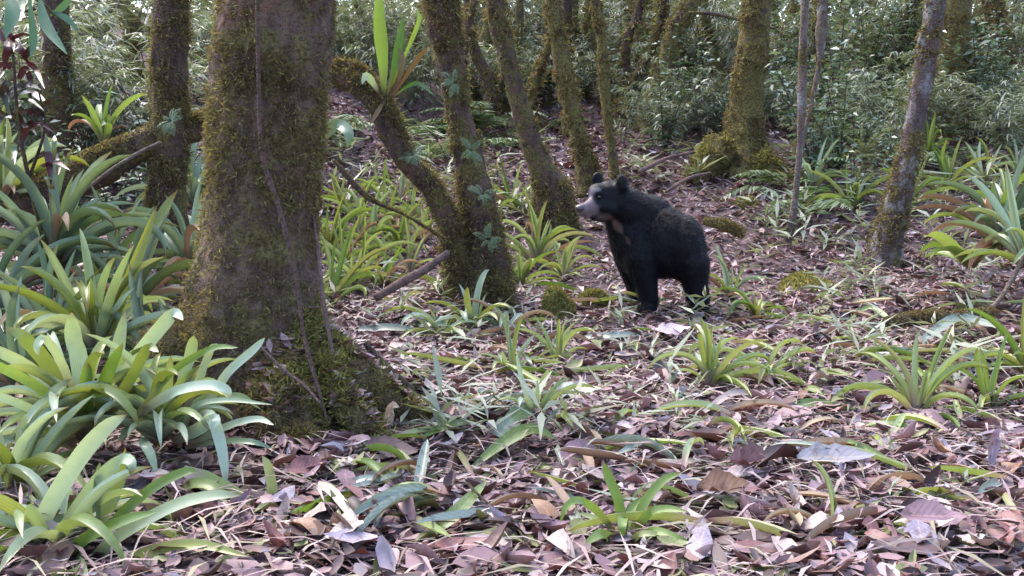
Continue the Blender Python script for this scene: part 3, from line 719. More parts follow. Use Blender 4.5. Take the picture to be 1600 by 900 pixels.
def blob(name, c_, r3, mat, parent, yaw=0.0):
    V, F = icos(3); V = (V * np.array(r3)) @ rotz(yaw).T
    o = obj(name, new_mesh(name, V, F, [M[mat]]), parent); o.location = tuple(map(float, c_)); return o
blob('nose', bx(900.5, 322, -0.175), (0.024, 0.026, 0.02), 'nose', bear, 0.6)
blob('eye', bx(931, 306, -0.142), (0.010, 0.010, 0.010), 'eye', bear)
blob('eye', bx(915, 303, -0.075), (0.011, 0.011, 0.011), 'eye', bear)
# ------------------------------------------------------------------ moss cushions
def cushion(px, py, wpx, hpx, label, matk='moss_bright', seed=0):
    b = gp(px, py); s = b[1] / FPX
    rx, rz = wpx / 2 * s, hpx * s * 0.75
    th = np.linspace(0, 2 * math.pi, 20, endpoint=False); rr = np.linspace(1, 0.02, 7)
    V = np.array([(rx * q * math.cos(a), rx * 0.8 * q * math.sin(a), rz * (1 - q ** 2) - 0.03 * (q > 0.9)) for q in rr for a in th])
    V = V * (1 + 0.22 * vnoise(V + b, 11, seed)[:, None])
    i = np.arange(6)[:, None]; j = np.arange(20)[None]
    F = np.stack([i * 20 + j, i * 20 + (j + 1) % 20, (i + 1) * 20 + (j + 1) % 20, (i + 1) * 20 + j], -1).reshape(-1, 4)
    t = thing('moss_cushion', b, label, 'moss')
    obj('cushion', new_mesh('cushion', V, F, [M['moss_bright']]), t)
    P, N = scatter(V, F, 2600, None, seed); Vb, Fb = blades(P, N, 0.022, 0.007, 0.7, 0, seed)
    tag(obj('tufts', new_mesh('tufts', Vb, Fb, [M[matk]], smooth=False), t), kind='stuff')
cushion(1262, 455, 110, 34, 'wide yellow-green moss cushion below the pale thin sapling', seed=1)
cushion(868, 500, 62, 60, 'tall bright moss cushion left of the bear', seed=2)
cushion(928, 478, 60, 30, 'low moss cushion by the bear\'s front paw', seed=3)
cushion(1112, 262, 50, 34, 'moss cushion at the left foot of the stout trunk', seed=4)
cushion(1168, 322, 44, 16, 'small flat moss cushion in front of the stout trunk', seed=5)
cushion(1505, 215, 50, 28, 'moss cushion at foot of broad trunk in the right background', 'moss', seed=6)
cushion(465, 700, 90, 40, 'moss cushion in front of the big trunk', 'moss', seed=7)
cushion(130, 262, 90, 26, 'pale moss cushion behind the leaning log', seed=8) if False else None

# ------------------------------------------------------------------ near rosettes, leaf by leaf
def hand_rosette(label, base, leaves, matk, name='bromeliad', cat='bromeliad'):
    org = at(*base); t = thing(name, org, label, cat)
    for e in leaves:
        pts, wpx = e[0], e[1]; mk = e[2] if len(e) > 2 else matk; kw = e[3] if len(e) > 3 else {}
        path_leaf(pts, wpx, mk, t, origin=org, **kw)
    return t
def fill(t, n, L, W, matk, seed, lo=0, hi=80, az0=0, az1=6.28):
    n = int(n * 1.6); L *= 1.15; W *= .68
    r = random.Random(seed); pool = sorted([q for q in strap_pool(matk) if lo <= q[0] <= hi], key=lambda q: -q[0])
    for i in range(n):
        o = obj('leaf', pool[int((i + r.random()) / n * len(pool)) % len(pool)][1], t); l = L * r.uniform(.65, 1.1)
        o.scale = (l, W * r.uniform(.8, 1.15), l); o.rotation_euler = (r.uniform(-.3, .3), r.uniform(-.15, .15), az0 + (az1 - az0) * ((i * 0.618) % 1)); o.location = (0, 0, 0)
d1 = 3.05
t = hand_rosette('large glossy bromeliad in the left foreground with upright pale leaves', (132, 690, d1), [
    ([(136, 675, d1), (126, 580, d1 + .05), (114, 520, d1 + .05), (112, 488, d1)], 32, 'brom'),
    ([(160, 660, d1), (180, 570, d1 + .08), (196, 486, d1 + .1)], 28, 'brom'),
    ([(152, 660, d1), (200, 575, d1), (250, 512, d1 - .05), (272, 490, d1 - .1), (286, 500, d1 - .14)], 26, 'brom'),
    ([(115, 650, d1), (75, 570, d1 - .05), (40, 530, d1 - .1), (12, 512, d1 - .12)], 28, 'brom'),
    ([(110, 650, d1), (60, 585, d1), (0, 550, d1 - .1), (-40, 545, d1 - .15)], 22, 'brom'),
    ([(130, 672, d1), (70, 612, d1 - .15), (0, 573, d1 - .3), (-40, 560, d1 - .35)], 19, 'grassy'),
    ([(125, 690, d1), (60, 645, d1 - .15), (0, 620, d1 - .3), (-40, 615, d1 - .4)], 16, 'brom'),
    ([(138, 675, d1), (134, 610, d1 - .08), (137, 566, d1 - .12)], 22, 'grassy', dict(tip=9)),
    ([(155, 660, d1), (166, 590, d1 - .1), (192, 536, d1 - .2)], 24, 'grassy'),
    ([(125, 650, d1), (100, 575, d1 - .1), (72, 530, d1 - .2), (58, 540, d1 - .25), (60, 556, d1 - .25)], 16, 'brom'),
    ([(160, 660, d1), (205, 590, d1 - .12), (230, 545, d1 - .2), (248, 550, d1 - .25)], 20, 'brom'),
    ([(118, 700, d1), (70, 690, d1 - .2), (20, 740, d1 - .3), (14, 800, d1 - .35)], 18, 'brom'),
    ([(118, 695, d1), (60, 672, d1 - .2), (34, 690, d1 - .25), (38, 720, d1 - .28)], 20, 'brom'),
    ([(110, 690, d1), (50, 680, d1 - .1), (5, 690, d1 - .2), (-30, 720, d1 - .25)], 16, 'brom_blue'),
], 'brom'); fill(t, 20, .36, .05, 'brom', 3)
d2 = 3.0
t = hand_rosette('second glossy bromeliad beside the big trunk with arching narrow leaves', (255, 690, d2), [
    ([(256, 680, d2), (260, 610, d2), (267, 556, d2)], 21, 'grassy'),
    ([(268, 670, d2), (288, 590, d2 + .05), (300, 540, d2 + .05), (303, 524, d2)], 22, 'brom'),
    ([(285, 650, d2), (312, 590, d2), (330, 545, d2), (345, 543, d2 - .05)], 15, 'brom'),
    ([(205, 660, d2 - .1), (268, 582, d2 - .1), (330, 545, d2 - .15), (372, 543, d2 - .2)], 13, 'grassy'),
    ([(200, 660, d2), (262, 617, d2 - .2), (320, 602, d2 - .3), (352, 608, d2 - .32), (360, 622, d2 - .32)], 20, 'brom'),
    ([(288, 690, d2), (325, 640, d2), (370, 618, d2), (408, 640, d2)], 13, 'brom'),
    ([(300, 670, d2), (350, 590, d2), (395, 548, d2), (414, 528, d2)], 17, 'brom'),
    ([(290, 700, d2), (350, 668, d2 - .1), (400, 655, d2 - .15), (428, 664, d2 - .2)], 14, 'brom'),
    ([(300, 660, d2), (328, 650, d2 - .15), (346, 700, d2 - .22), (354, 762, d2 - .25)], 22, 'brom'),
    ([(270, 690, d2), (310, 670, d2 - .1), (335, 655, d2 - .2), (330, 672, d2 - .22)], 24, 'brom'),
    ([(240, 690, d2), (225, 690, d2 - .15), (235, 710, d2 - .2), (245, 740, d2 - .22)], 18, 'brom'),
    ([(290, 700, d2), (340, 690, d2 - .1), (390, 690, d2 - .2), (425, 700, d2 - .2)], 12, 'brom_blue'),
    ([(280, 700, d2), (300, 640, d2 - .05), (350, 625, d2 - .1), (425, 632, d2 - .15)], 11, 'brom'),
    ([(245, 690, d2), (210, 665, d2), (185, 690, d2 - .1)], 18, 'brom'),
], 'brom'); fill(t, 16, .32, .045, 'brom', 4)
d3 = 2.45
t = hand_rosette('nearest bromeliad in the lower left corner with long pale arching leaves', (100, 905, d3), [
    ([(60, 870, d3), (66, 812, d3), (120, 720, d3), (165, 668, d3 - .05), (198, 648, d3 - .1)], 34, 'brom'),
    ([(85, 880, d3), (98, 830, d3), (148, 755, d3), (188, 720, d3 - .05), (205, 724, d3 - .1), (204, 742, d3 - .1)], 26, 'brom'),
    ([(140, 890, d3), (180, 815, d3), (240, 762, d3), (290, 737, d3), (308, 738, d3)], 21, 'grassy'),
    ([(80, 890, d3), (120, 850, d3 - .1), (190, 815, d3 - .15), (245, 800, d3 - .2)], 24, 'grassy'),
    ([(130, 900, d3), (170, 850, d3 - .1), (262, 795, d3 - .15), (330, 775, d3 - .2), (376, 774, d3 - .2)], 25, 'brom'),
    ([(140, 900, d3), (150, 830, d3), (180, 770, d3 + .05), (196, 700, d3 + .05)], 28, 'brom'),
    ([(30, 890, d3), (16, 850, d3), (20, 800, d3), (50, 795, d3 - .05)], 26, 'brom'),
    ([(120, 905, d3), (210, 870, d3 - .1), (300, 850, d3 - .15), (390, 870, d3 - .2)], 22, 'brom'),
    ([(150, 890, d3), (150, 815, d3), (152, 750, d3), (156, 722, d3)], 15, 'brom_blue'),
    ([(60, 905, d3), (30, 880, d3 - .1), (-10, 850, d3 - .2)], 30, 'brom'),
], 'brom'); fill(t, 20, .36, .052, 'brom', 5)
d4 = 2.75
hand_rosette('toppled pale strap-leaved rosette between foreground bromeliads and litter', (300, 790, d4), [
    ([(285, 735, d4), (330, 755, d4), (385, 790, d4 - .05), (432, 850, d4 - .1)], 34, 'brom_pale'),
    ([(270, 780, d4), (320, 790, d4), (380, 815, d4 - .05), (430, 842, d4 - .1)], 30, 'brom'),
    ([(260, 770, d4), (310, 755, d4 - .05), (345, 775, d4 - .1), (352, 850, d4 - .12)], 20, 'brom'),
    ([(280, 800, d4), (330, 830, d4 - .05), (370, 850, d4 - .1)], 26, 'brom_pale')], 'brom_pale')
d5 = 2.72
hand_rosette('small pinkish pale rosette at the bottom beside the toppled leaves', (432, 858, d5), [
    ([(430, 855, d5), (428, 790, d5), (420, 735, d5), (410, 712, d5)], 20, 'brom_pale'),
    ([(432, 855, d5), (436, 810, d5), (446, 782, d5)], 22, 'brom_pale'),
    ([(425, 855, d5), (395, 800, d5), (360, 770, d5), (345, 760, d5)], 26, 'brom_pale'),
    ([(436, 858, d5), (450, 830, d5), (452, 800, d5)], 14, 'brom_pale'),
    ([(420, 858, d5), (385, 830, d5 - .1), (350, 830, d5 - .1)], 20, 'brom_pale'),
    ([(434, 860, d5), (470, 840, d5 - .1), (500, 850, d5 - .1)], 14, 'brom_pale')], 'brom_pale')
d6 = float(gp(978, 850)[1])
hand_rosette('small fresh green rosette in the litter at the bottom centre', (978, 850, d6), [
    ([(975, 848, d6), (968, 790, d6), (950, 745, d6), (943, 722, d6)], 20, 'grassy'),
    ([(982, 848, d6), (1005, 790, d6), (1035, 752, d6), (1065, 738, d6)], 18, 'grassy'),
    ([(970, 845, d6), (935, 800, d6 - .05), (905, 782, d6 - .1), (885, 792, d6 - .12), (876, 815, d6 - .12)], 15, 'grassy'),
    ([(974, 848, d6), (974, 810, d6 - .05), (972, 822, d6 - .1), (974, 838, d6 - .1)], 18, 'grassy'),
    ([(985, 845, d6), (1010, 805, d6 - .05), (1040, 795, d6 - .08), (1075, 800, d6 - .12)], 16, 'grassy'),
    ([(985, 850, d6), (1020, 830, d6 - .1), (1060, 842, d6 - .15), (1090, 860, d6 - .15)], 16, 'grassy'),
    ([(968, 850, d6), (940, 835, d6 - .1), (915, 850, d6 - .15)], 20, 'grassy'),
    ([(980, 845, d6), (985, 800, d6 + .05), (1005, 775, d6 + .08)], 16, 'grassy'),
    ([(985, 852, d6), (1000, 835, d6 - .1), (1040, 835, d6 - .12)], 13, 'brom_pale'),
    ([(972, 850, d6), (940, 815, d6 + .05), (900, 800, d6 + .08)], 12, 'brom_pale')], 'grassy')

# ------------------------------------------------------------------ other rosettes
rosette(20, 800, 18, .40, .05, 'brom', 'bromeliad cut by the left edge below the large one', d=2.75)
rosette(150, 560, 18, .46, .055, 'brom', 'upright bromeliad behind the large foreground bromeliad', d=3.7, lo=55)
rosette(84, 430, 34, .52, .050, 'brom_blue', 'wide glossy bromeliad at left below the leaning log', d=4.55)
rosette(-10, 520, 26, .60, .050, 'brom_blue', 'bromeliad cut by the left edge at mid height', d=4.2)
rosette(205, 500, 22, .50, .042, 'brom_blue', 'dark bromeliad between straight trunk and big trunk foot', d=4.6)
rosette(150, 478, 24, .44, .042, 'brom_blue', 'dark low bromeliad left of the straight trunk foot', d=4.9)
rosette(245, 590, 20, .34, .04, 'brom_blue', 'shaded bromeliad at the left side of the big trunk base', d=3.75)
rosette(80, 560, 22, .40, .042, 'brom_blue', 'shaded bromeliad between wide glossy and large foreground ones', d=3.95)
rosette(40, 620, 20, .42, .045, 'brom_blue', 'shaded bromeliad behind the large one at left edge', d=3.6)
rosette(0, 330, 18, .48, .050, 'brom', 'upright bromeliad at left edge above the wide glossy one', d=5.3, lo=55)
rosette(160, 225, 10, .30, .055, 'grassy', 'light green bromeliad sitting behind the leaning log', d=5.9, lo=60)
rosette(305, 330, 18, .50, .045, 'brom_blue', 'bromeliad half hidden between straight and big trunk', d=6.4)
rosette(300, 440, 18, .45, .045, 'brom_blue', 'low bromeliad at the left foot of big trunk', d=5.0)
rosette(1566, 392, 30, .56, .045, 'brom_blue', 'wide bromeliad at right with pale drooping leaves', d=5.9)
rosette(1545, 380, 10, .50, .045, 'grassy', 'yellow-green upright bromeliad inside the right bromeliad clump', d=6.05, lo=60)
rosette(1600, 420, 18, .5, .05, 'brom', 'bromeliad cut by the right edge under the wide one', d=5.4)
rosette(1604, 590, 13, .34, .04, 'grassy', 'green bromeliad cut by the right edge at mid height', d=4.3)
rosette(1110, 612, 16, .30, .030, 'brom_pale', 'pale whitish rosette in the litter below the bear', lo=40)
rosette(1195, 600, 10, .30, .030, 'brom_pale', 'low yellowish rosette right of the pale whitish one', hi=60)
rosette(1432, 655, 11, .30, .030, 'brom_pale', 'pinkish-stemmed upright rosette in the right litter', lo=58)
rosette(1545, 640, 8, .25, .032, 'grassy', 'green upright rosette in the litter near the right edge', lo=50)
rosette(872, 575, 10, .26, .028, 'brom_pale', 'small pinkish rosette in the litter left of the pale one')
rosette(800, 590, 10, .26, .028, 'brom', 'small green rosette in front of central tree')
rosette(835, 655, 8, .20, .030, 'brom', 'tiny green rosette in the middle of the litter')
rosette(1305, 845, 5, .16, .022, 'brom', 'single-shooted small green sprout at the bottom right')
rosette(838, 420, 24, .42, .030, 'brom_pale', 'pale yellow strap-leaved clump left of the bear', name='strap_leaf_plant', cat='plant')
rosette(812, 455, 16, .34, .028, 'grassy', 'low strap-leaved clump at right foot of central tree', name='strap_leaf_plant', cat='plant')
rosette(880, 440, 14, .30, .026, 'brom_pale', 'small pale strap-leaved clump under the bear\'s chin', name='strap_leaf_plant', cat='plant')
rosette(1180, 500, 9, .26, .05, 'grassy', 'broad-leaved plant at the bear\'s hind foot', name='broad_leaf_plant', cat='plant', hi=70)
rosette(1140, 470, 12, .30, .02, 'brom', 'narrow grassy tuft behind the bear\'s hind foot', name='strap_leaf_plant', cat='plant')
rosette(1515, 420, 7, .34, .10, 'grassy', 'broad-leaved plant with large yellow-green leaves at right', name='broad_leaf_plant', cat='plant', d=5.7, hi=62)
rosette(740, 520, 10, .34, .05, 'brom', 'plant with broad green blades in front of central tree', name='broad_leaf_plant', cat='plant')
rosette(690, 530, 9, .30, .055, 'brom', 'broad-bladed plant left of central tree foot', name='broad_leaf_plant', cat='plant', hi=70)
rosette(790, 520, 8, .26, .04, 'brom', 'small broad-bladed plant right of central tree foot', name='broad_leaf_plant', cat='plant', hi=70)
K = 0
for px, py in [(520, 478), (556, 455), (600, 448), (640, 430), (535, 420), (580, 408), (622, 396), (660, 380), (515, 390), (560, 372), (605, 360), (650, 350), (540, 335), (625, 322), (800, 330), (830, 345)]:
    rosette(px, py, 10, .44, .026, 'brom_pale' if K % 2 else 'grassy', ('pale' if K % 2 else 'green') + (' grassy clump just right of the big trunk' if px < 570 else ' grassy clump between big trunk and central tree' if px < 635 else ' grassy clump left of the central tree' if px < 720 else ' grassy clump behind the central tree') + (', front' if py > 420 else ', middle' if py > 355 else ', back'), group='grassy clumps around the central tree' if px < 720 else 'clumps behind the central tree', name='strap_leaf_plant', cat='plant', lo=30); K += 1
for px, py in [(1330, 330), (1300, 265), (1420, 330), (1350, 250), (1480, 300), (1540, 290), (1450, 255), (1270, 300), (1400, 245), (1590, 280)]:
    rosette(px, py, 12, .42, .030, 'brom' if K % 2 else 'grassy', ('green' if K % 2 else 'yellowish') + ' strap-leaved clump on the slope ' + land(px) + (', higher up' if py < 280 else ', lower down'), group='clumps on the right slope', name='strap_leaf_plant', cat='plant'); K += 1

# epiphyte on the curved stem
EPI = []
org = at(600, 152, 5.8); t = thing('epiphytic_fern', org, 'epiphytic fern with tall bright green frond on the curved central stem', 'fern')
for pts, wp, mk in [([(600, 150, 5.8), (598, 90, 5.78), (593, 30, 5.76), (592, -25, 5.75)], 25, 'frond'), ([(606, 150, 5.8), (617, 100, 5.78), (625, 60, 5.76), (629, 28, 5.75)], 17, 'frond_dark'),
                    ([(610, 152, 5.8), (625, 115, 5.75), (628, 90, 5.75), (622, 75, 5.75)], 13, 'frond_dead'), ([(612, 152, 5.8), (640, 110, 5.75), (658, 85, 5.72), (668, 75, 5.7)], 10, 'frond_dead'),
                    ([(594, 150, 5.8), (582, 128, 5.75), (572, 118, 5.72), (566, 132, 5.7)], 14, 'brom'), ([(605, 150, 5.8), (640, 70, 5.8), (655, 30, 5.8), (650, 15, 5.8)], 9, 'frond'),
                    ([(604, 152, 5.8), (590, 175, 5.75), (578, 195, 5.72)], 9, 'frond_dead'), ([(612, 152, 5.8), (650, 130, 5.75), (680, 150, 5.7)], 8, 'frond_dark')]:
    path_leaf(pts, wp, mk, t, origin=org, tip=4, basew=0.25, n=14)
for k_, (px, py, d, lb) in enumerate([(735, 235, 5.88, 'small leafy epiphyte high on the dark central trunk'), (752, 305, 5.88, 'small leafy epiphyte halfway up the dark central trunk'), (765, 375, 5.85, 'pale leafy epiphyte low on the dark central trunk'),
        (712, 130, 5.9, 'tuft of leaves near the top of central trunk'), (645, 245, 5.8, 'small plant on the bend of the curved stem'), (268, 190, 5.45, 'small plant on the straight dark trunk at left')]):
    EPI.append((px, py, d, lb))
# broad leaf peeping out to the right of the big trunk
org = at(500, 225, 4.6); t = thing('broad_leaf_plant', org, 'broad curling leaf peeping out from behind the big trunk', 'plant')
path_leaf([(490, 235, 4.6), (510, 205, 4.6), (530, 195, 4.55), (545, 210, 4.5), (543, 230, 4.5)], 22, 'brom_blue', t, origin=org)
path_leaf([(490, 260, 4.6), (500, 205, 4.6), (510, 180, 4.6)], 14, 'grassy', t, origin=org)

# shrub with drooping and red leaves at the upper left
org = at(60, 300, 4.4); t = thing('red_leaved_shrub', org, 'shrub with dark red curled leaves at the left edge', 'shrub')
def stick(parent, pts, wpx, bark='bark_dark', name='stem'):
    S = spline(np.array([at(*q) for q in pts]), 20); R = np.linspace(wpx, wpx * .5, 20) / 2 / FPX * S[:, 1]
    V, F = tube(S, R, 7, 0.15, 20, 3); return obj(name, new_mesh(name, V - np.array(parent.location), F, [M[bark]]), parent)
stick(t, [(75, 400, 4.5), (50, 300, 4.45), (30, 200, 4.4), (20, 80, 4.4)], 9); stick(t, [(45, 280, 4.45), (70, 200, 4.4), (60, 140, 4.4)], 6); stick(t, [(30, 200, 4.4), (5, 150, 4.4), (-20, 110, 4.4)], 6)
r = random.Random(9)
for k in range(46):
    a = r.choice([(20, 90), (30, 200), (60, 180), (5, 150), (75, 260), (40, 130), (15, 50)])
    x0, y0 = a[0] + r.gauss(0, 10), a[1] + r.gauss(0, 22); an = r.uniform(0, 6.28); l = r.uniform(22, 48)
    path_leaf([(x0, y0, 4.4), (x0 + l * .5 * math.cos(an), y0 + l * .5 * math.sin(an) - 6, 4.4 + r.uniform(-.1, .1)), (x0 + l * math.cos(an), y0 + l * math.sin(an) + 6, 4.4 + r.uniform(-.2, .15))], r.uniform(9, 16), 'red_leaf' if r.random() < .75 else 'brom_blue', t, origin=org, tip=2.5, n=7, face=r.uniform(.2, .9))
org = at(-20, 20, 3.2); t = thing('drooping_leaf_branch', org, 'branch of large drooping blue-green leaves in the top left corner', 'branch')
stick(t, [(-60, -30, 3.2), (0, -20, 3.2), (60, 0, 3.2), (90, 30, 3.2)], 6)
for pts, wp in [([(10, -15, 3.2), (20, 20, 3.15), (8, 60, 3.1)], 32), ([(62, -5, 3.2), (72, 40, 3.15), (105, 85, 3.1)], 26), ([(45, -8, 3.2), (52, 60, 3.18), (48, 90, 3.15)], 18), ([(75, 15, 3.2), (105, 30, 3.2), (120, 48, 3.2)], 16), ([(-10, -10, 3.2), (-12, 30, 3.2), (0, 60, 3.2)], 24), ([(78, 25, 3.2), (98, 10, 3.2), (115, -10, 3.2)], 16)]:
    path_leaf(pts, wp, 'droop_leaf', t, origin=org, tip=2.2, basew=0.15, n=10)

# ------------------------------------------------------------------ understory plants
def kites(B, D, U, L, W, fold=0.15, wide=0.4):
    S = unit(np.cross(D, U)); Un = np.cross(S, D)
    m = B + D * L * wide
    V = np.stack([B, m + S * W / 2 + Un * W * fold, B + D * L - Un * L * 0.12, m - S * W / 2 + Un * W * fold], 1).reshape(-1, 3)
    return V, np.arange(len(V)).reshape(-1, 4)
def plant_variant(kind, seed):
    r = np.random.default_rng(seed); st, B, D, U, L, W = [], [], [], [], [], []
    def leaf(b, d, u, l, w_): B.append(b); D.append(d); U.append(u); L.append(l); W.append(w_)
    if kind == 'bamboo':
        for c in range(r.integers(4, 7)):
            az = r.uniform(0, 6.28); H = r.uniform(0.8, 1.7); out = r.uniform(.15, .6)
            tt = np.linspace(0, 1, 12); dirh = np.array([math.cos(az), math.sin(az), 0])
            C = dirh * (out * H * tt ** 2)[:, None] + np.array([0, 0, 1]) * (H * (tt - .25 * tt ** 3))[:, None] + r.normal(0, .03, 3) * [1, 1, 0]
            st.append(tube(C, np.linspace(.007, .003, 12), 5))
            for k_ in range(3, 12):
                for b_ in range(r.integers(2, 4)):
                    a2 = r.uniform(0, 6.28); l2 = r.uniform(.08, .28); d2 = unit(np.array([math.cos(a2), math.sin(a2), r.uniform(-.1, .6)]))
                    tipb = C[k_] + d2 * l2
                    for q in range(r.integers(4, 8)):
                        a3 = a2 + r.uniform(-1.1, 1.1); d3_ = unit(np.array([math.cos(a3), math.sin(a3), r.uniform(-.8, .35)]))
                        leaf(C[k_] + d2 * l2 * r.uniform(.3, 1), d3_, np.array([r.normal(0, .3), r.normal(0, .3), 1.]), r.uniform(.09, .17), r.uniform(.012, .020))
    elif kind == 'shrub':
        for c in range(r.integers(5, 9)):
            az = r.uniform(0, 6.28); H = r.uniform(.4, 1.2); out = r.uniform(.2, .7); tt = np.linspace(0, 1, 10); dirh = np.array([math.cos(az), math.sin(az), 0])
            C = dirh * (out * H * tt ** 1.5)[:, None] + np.array([0, 0, 1]) * (H * tt)[:, None]
            st.append(tube(C, np.linspace(.007, .003, 10), 5))
            for k_ in range(2, 10):
                for q in range(4):
                    a3 = r.uniform(0, 6.28); d3_ = unit(np.array([math.cos(a3), math.sin(a3), r.uniform(-.5, .5)]))
                    leaf(C[k_] + r.normal(0, .03, 3), d3_, np.array([r.normal(0, .4), r.normal(0, .4), 1.]), r.uniform(.06, .13), r.uniform(.03, .05))
    elif kind == 'fern':
        for c in range(r.integers(8, 12)):
            az = r.uniform(0, 6.28); Lf_ = r.uniform(.45, .8); tt = np.linspace(0, 1, 30); dirh = np.array([math.cos(az), math.sin(az), 0]); el = r.uniform(.5, 1.2)
            C = dirh * (Lf_ * tt * .8)[:, None] + np.array([0, 0, 1]) * (Lf_ * el * (tt - .75 * tt ** 2))[:, None]
            st.append(tube(C, np.linspace(.004, .002, 30), 4)); side = np.array([-dirh[1], dirh[0], 0])
            T = unit(np.gradient(C, axis=0))
            for k_ in range(4, 30):
                for s in (-1, 1):
                    leaf(C[k_], unit(side * s + T[k_] * .45 + np.array([0, 0, -.2]) + r.normal(0, .12, 3)), np.array([r.normal(0, .25), r.normal(0, .25), 1.]), (Lf_ * .22 * math.sin(math.pi * (.12 + .86 * tt[k_])) + .01) * r.uniform(.7, 1.1), .019)
    elif kind == 'seedling':
        H = r.uniform(.05, .16); C = np.linspace([0, 0, 0], [r.normal(0, .02), r.normal(0, .02), H], 4); st.append(tube(C, np.linspace(.003, .002, 4), 4))
        for q in range(r.integers(5, 11)):
            a3 = r.uniform(0, 6.28); d3_ = unit(np.array([math.cos(a3), math.sin(a3), r.uniform(-.15, .9)]))
            leaf(C[r.integers(1, 4)], d3_, np.array([r.normal(0, .3), r.normal(0, .3), 1.]), r.uniform(.09, .20), r.uniform(.012, .024))
    V, F = kites(np.array(B), np.array(D), unit(np.array(U)), np.array(L)[:, None], np.array(W)[:, None], wide=.45 if kind == 'shrub' else .35)
    sV, sF = merge(st)
    mk = {'bamboo': 'bamboo', 'shrub': 'shrub', 'fern': 'fern', 'seedling': 'bamboo'}[kind]
    return new_mesh(kind + '_stems', sV, sF, [M['bark_pole' if kind == 'bamboo' else 'bark_dark']]), new_mesh(kind + '_foliage', V, F, [M[mk]], smooth=False)
VAR = {k_: [plant_variant(k_, 100 * i + s) for s in range(n)] for i, (k_, n) in enumerate([('bamboo', 7), ('shrub', 5), ('fern', 5), ('seedling', 9)])}
NAMES = {'bamboo': ('bamboo_clump', 'bamboo'), 'shrub': ('leafy_shrub', 'shrub'), 'fern': ('fern', 'fern'), 'seedling': ('seedling', 'seedling')}
def plant(kind, x, y, s, label, group, r, sink=0.03, lean=0.12):
    nm, cat = NAMES[kind]; st, fo = r.choice(VAR[kind])
    z = g1(x, y) - sink
    if kind == 'seedling':
        o = obj(nm, fo); tag(o, label, cat, group)
        o.location = (x, y, z + sink)
    else:
        o = thing(nm, (x, y, z), label, cat, group); obj('stems', st, o); obj('foliage', fo, o)
    o.scale = (s, s, s * r.uniform(.85, 1.15)); o.rotation_euler = (r.uniform(-lean, lean), r.uniform(-lean, lean), r.uniform(0, 6.28))
r = random.Random(21)
def zone(kind, n, px0, px1, d0, d1, s0, s1, label, group):
    for k_ in range(n):
        d = r.uniform(d0, d1); px = px0 + (px1 - px0) * (k_ + r.random()) / n
        s_ = r.uniform(s0, s1); row = 'farther back' if d > (d0 + d1) / 2 else 'nearer'
        plant(kind, (px - 800) / FPX * d, d, s_, ('tall ' if s_ > (s0 + s1) / 2 else 'low ') + label + ' ' + land(px) + ', ' + row, group, r)
zone('bamboo', 16, 500, 740, 11.4, 14, .7, 1.1, 'narrow-leaved bamboo clump', 'bamboo behind the curved stem')
zone('fern', 6, 640, 860, 10, 12.5, .8, 1.2, 'background fern', 'ferns left of the bear')
zone('bamboo', 20, 740, 1140, 12, 15.5, .7, 1.1, 'far bamboo clump', 'bamboo above the bear')
zone('bamboo', 16, 740, 1000, 11.4, 13, .5, .8, 'small bamboo clump among thin trunks', 'low bamboo among thin trunks')
zone('shrub', 12, 960, 1150, 9.9, 12.5, .5, .9, 'leafy shrub behind the bear', 'shrubs behind the bear')
zone('shrub', 24, 1200, 1620, 10.4, 13.2, .6, 1.15, 'dense leafy slope shrub', 'shrubs on the right slope')
zone('fern', 16, 1190, 1620, 9.2, 12.6, .8, 1.3, 'arching slope fern', 'ferns on the right slope')
zone('bamboo', 20, 1150, 1640, 10.8, 14, .7, 1.15, 'bamboo clump on the slope', 'bamboo on the right slope')
zone('bamboo', 22, 1190, 1620, 9.0, 11.2, .45, .75, 'airy pale bamboo clump', 'airy bamboo on the right slope')
zone('bamboo', 9, 970, 1130, 10.0, 11.6, .4, .65, 'airy small bamboo clump', 'airy bamboo behind the bear')
zone('bamboo', 22, -40, 340, 7.8, 12.5, .8, 1.25, 'bamboo clump', 'bamboo behind the left trunks')
zone('shrub', 10, -40, 330, 6.4, 9, .6, 1.0, 'leafy shrub', 'shrubs behind the leaning log')
zone('fern', 4, 300, 560, 7.2, 10, .8, 1.1, 'fern', 'ferns behind the big trunk')
for px_, d_, s_, lb_ in ((1272, 8.8, 1.0, 'leafy spray just behind the pale sapling'), (1312, 9.0, 0.9, 'leafy spray just right of the pale sapling'), (1330, 8.2, 0.6, 'low leafy spray between sapling and lichen-pale trunk')):
    plant('shrub', (px_ - 800) / FPX * d_, d_, s_, lb_, 'leafy sprays around the pale sapling', r)
for px_, d_, s_, lb_ in ((1232, 8.7, 0.9, 'fern at the right foot of the stout trunk'), (1265, 8.0, 1.0, 'small fern at the foot of the pale sapling')):
    plant('fern', (px_ - 800) / FPX * d_, d_, s_, lb_, 'ferns around the pale sapling', r)
for px_, py_, d_, lb_ in EPI:
    o = obj('epiphyte', r.choice(VAR['fern'])[1]); o.location = tuple(at(px_, py_, d_)); o.scale = (.15, .15, .15); o.rotation_euler = (math.radians(r.uniform(40, 75)), 0, r.uniform(-.5, .5)); tag(o, lb_, 'plant')
def floor_plants(n, px0, px1, py0, py1, s0, s1, label, group):
    for k_ in range(n):
        px, py = r.uniform(px0, px1), r.uniform(py0, py1); s_ = r.uniform(s0, s1)
        b = gp(px, py); col_ = min(3, int((px - px0) / (px1 - px0) * 4)); row = 'upper' if py < (py0 + py1) / 2 else 'lower'
        plant('seedling', b[0], b[1], s_, ('large ' if s_ > (s0 + s1) / 2 else 'small ') + label + ', ' + row + ' ' + ('far left', 'left middle', 'right middle', 'far right')[col_] + ' of the patch', group, r)
floor_plants(40, 1130, 1600, 300, 420, .9, 1.7, 'seedling around the lichen-pale trunk', 'seedlings around the lichen-pale trunk')
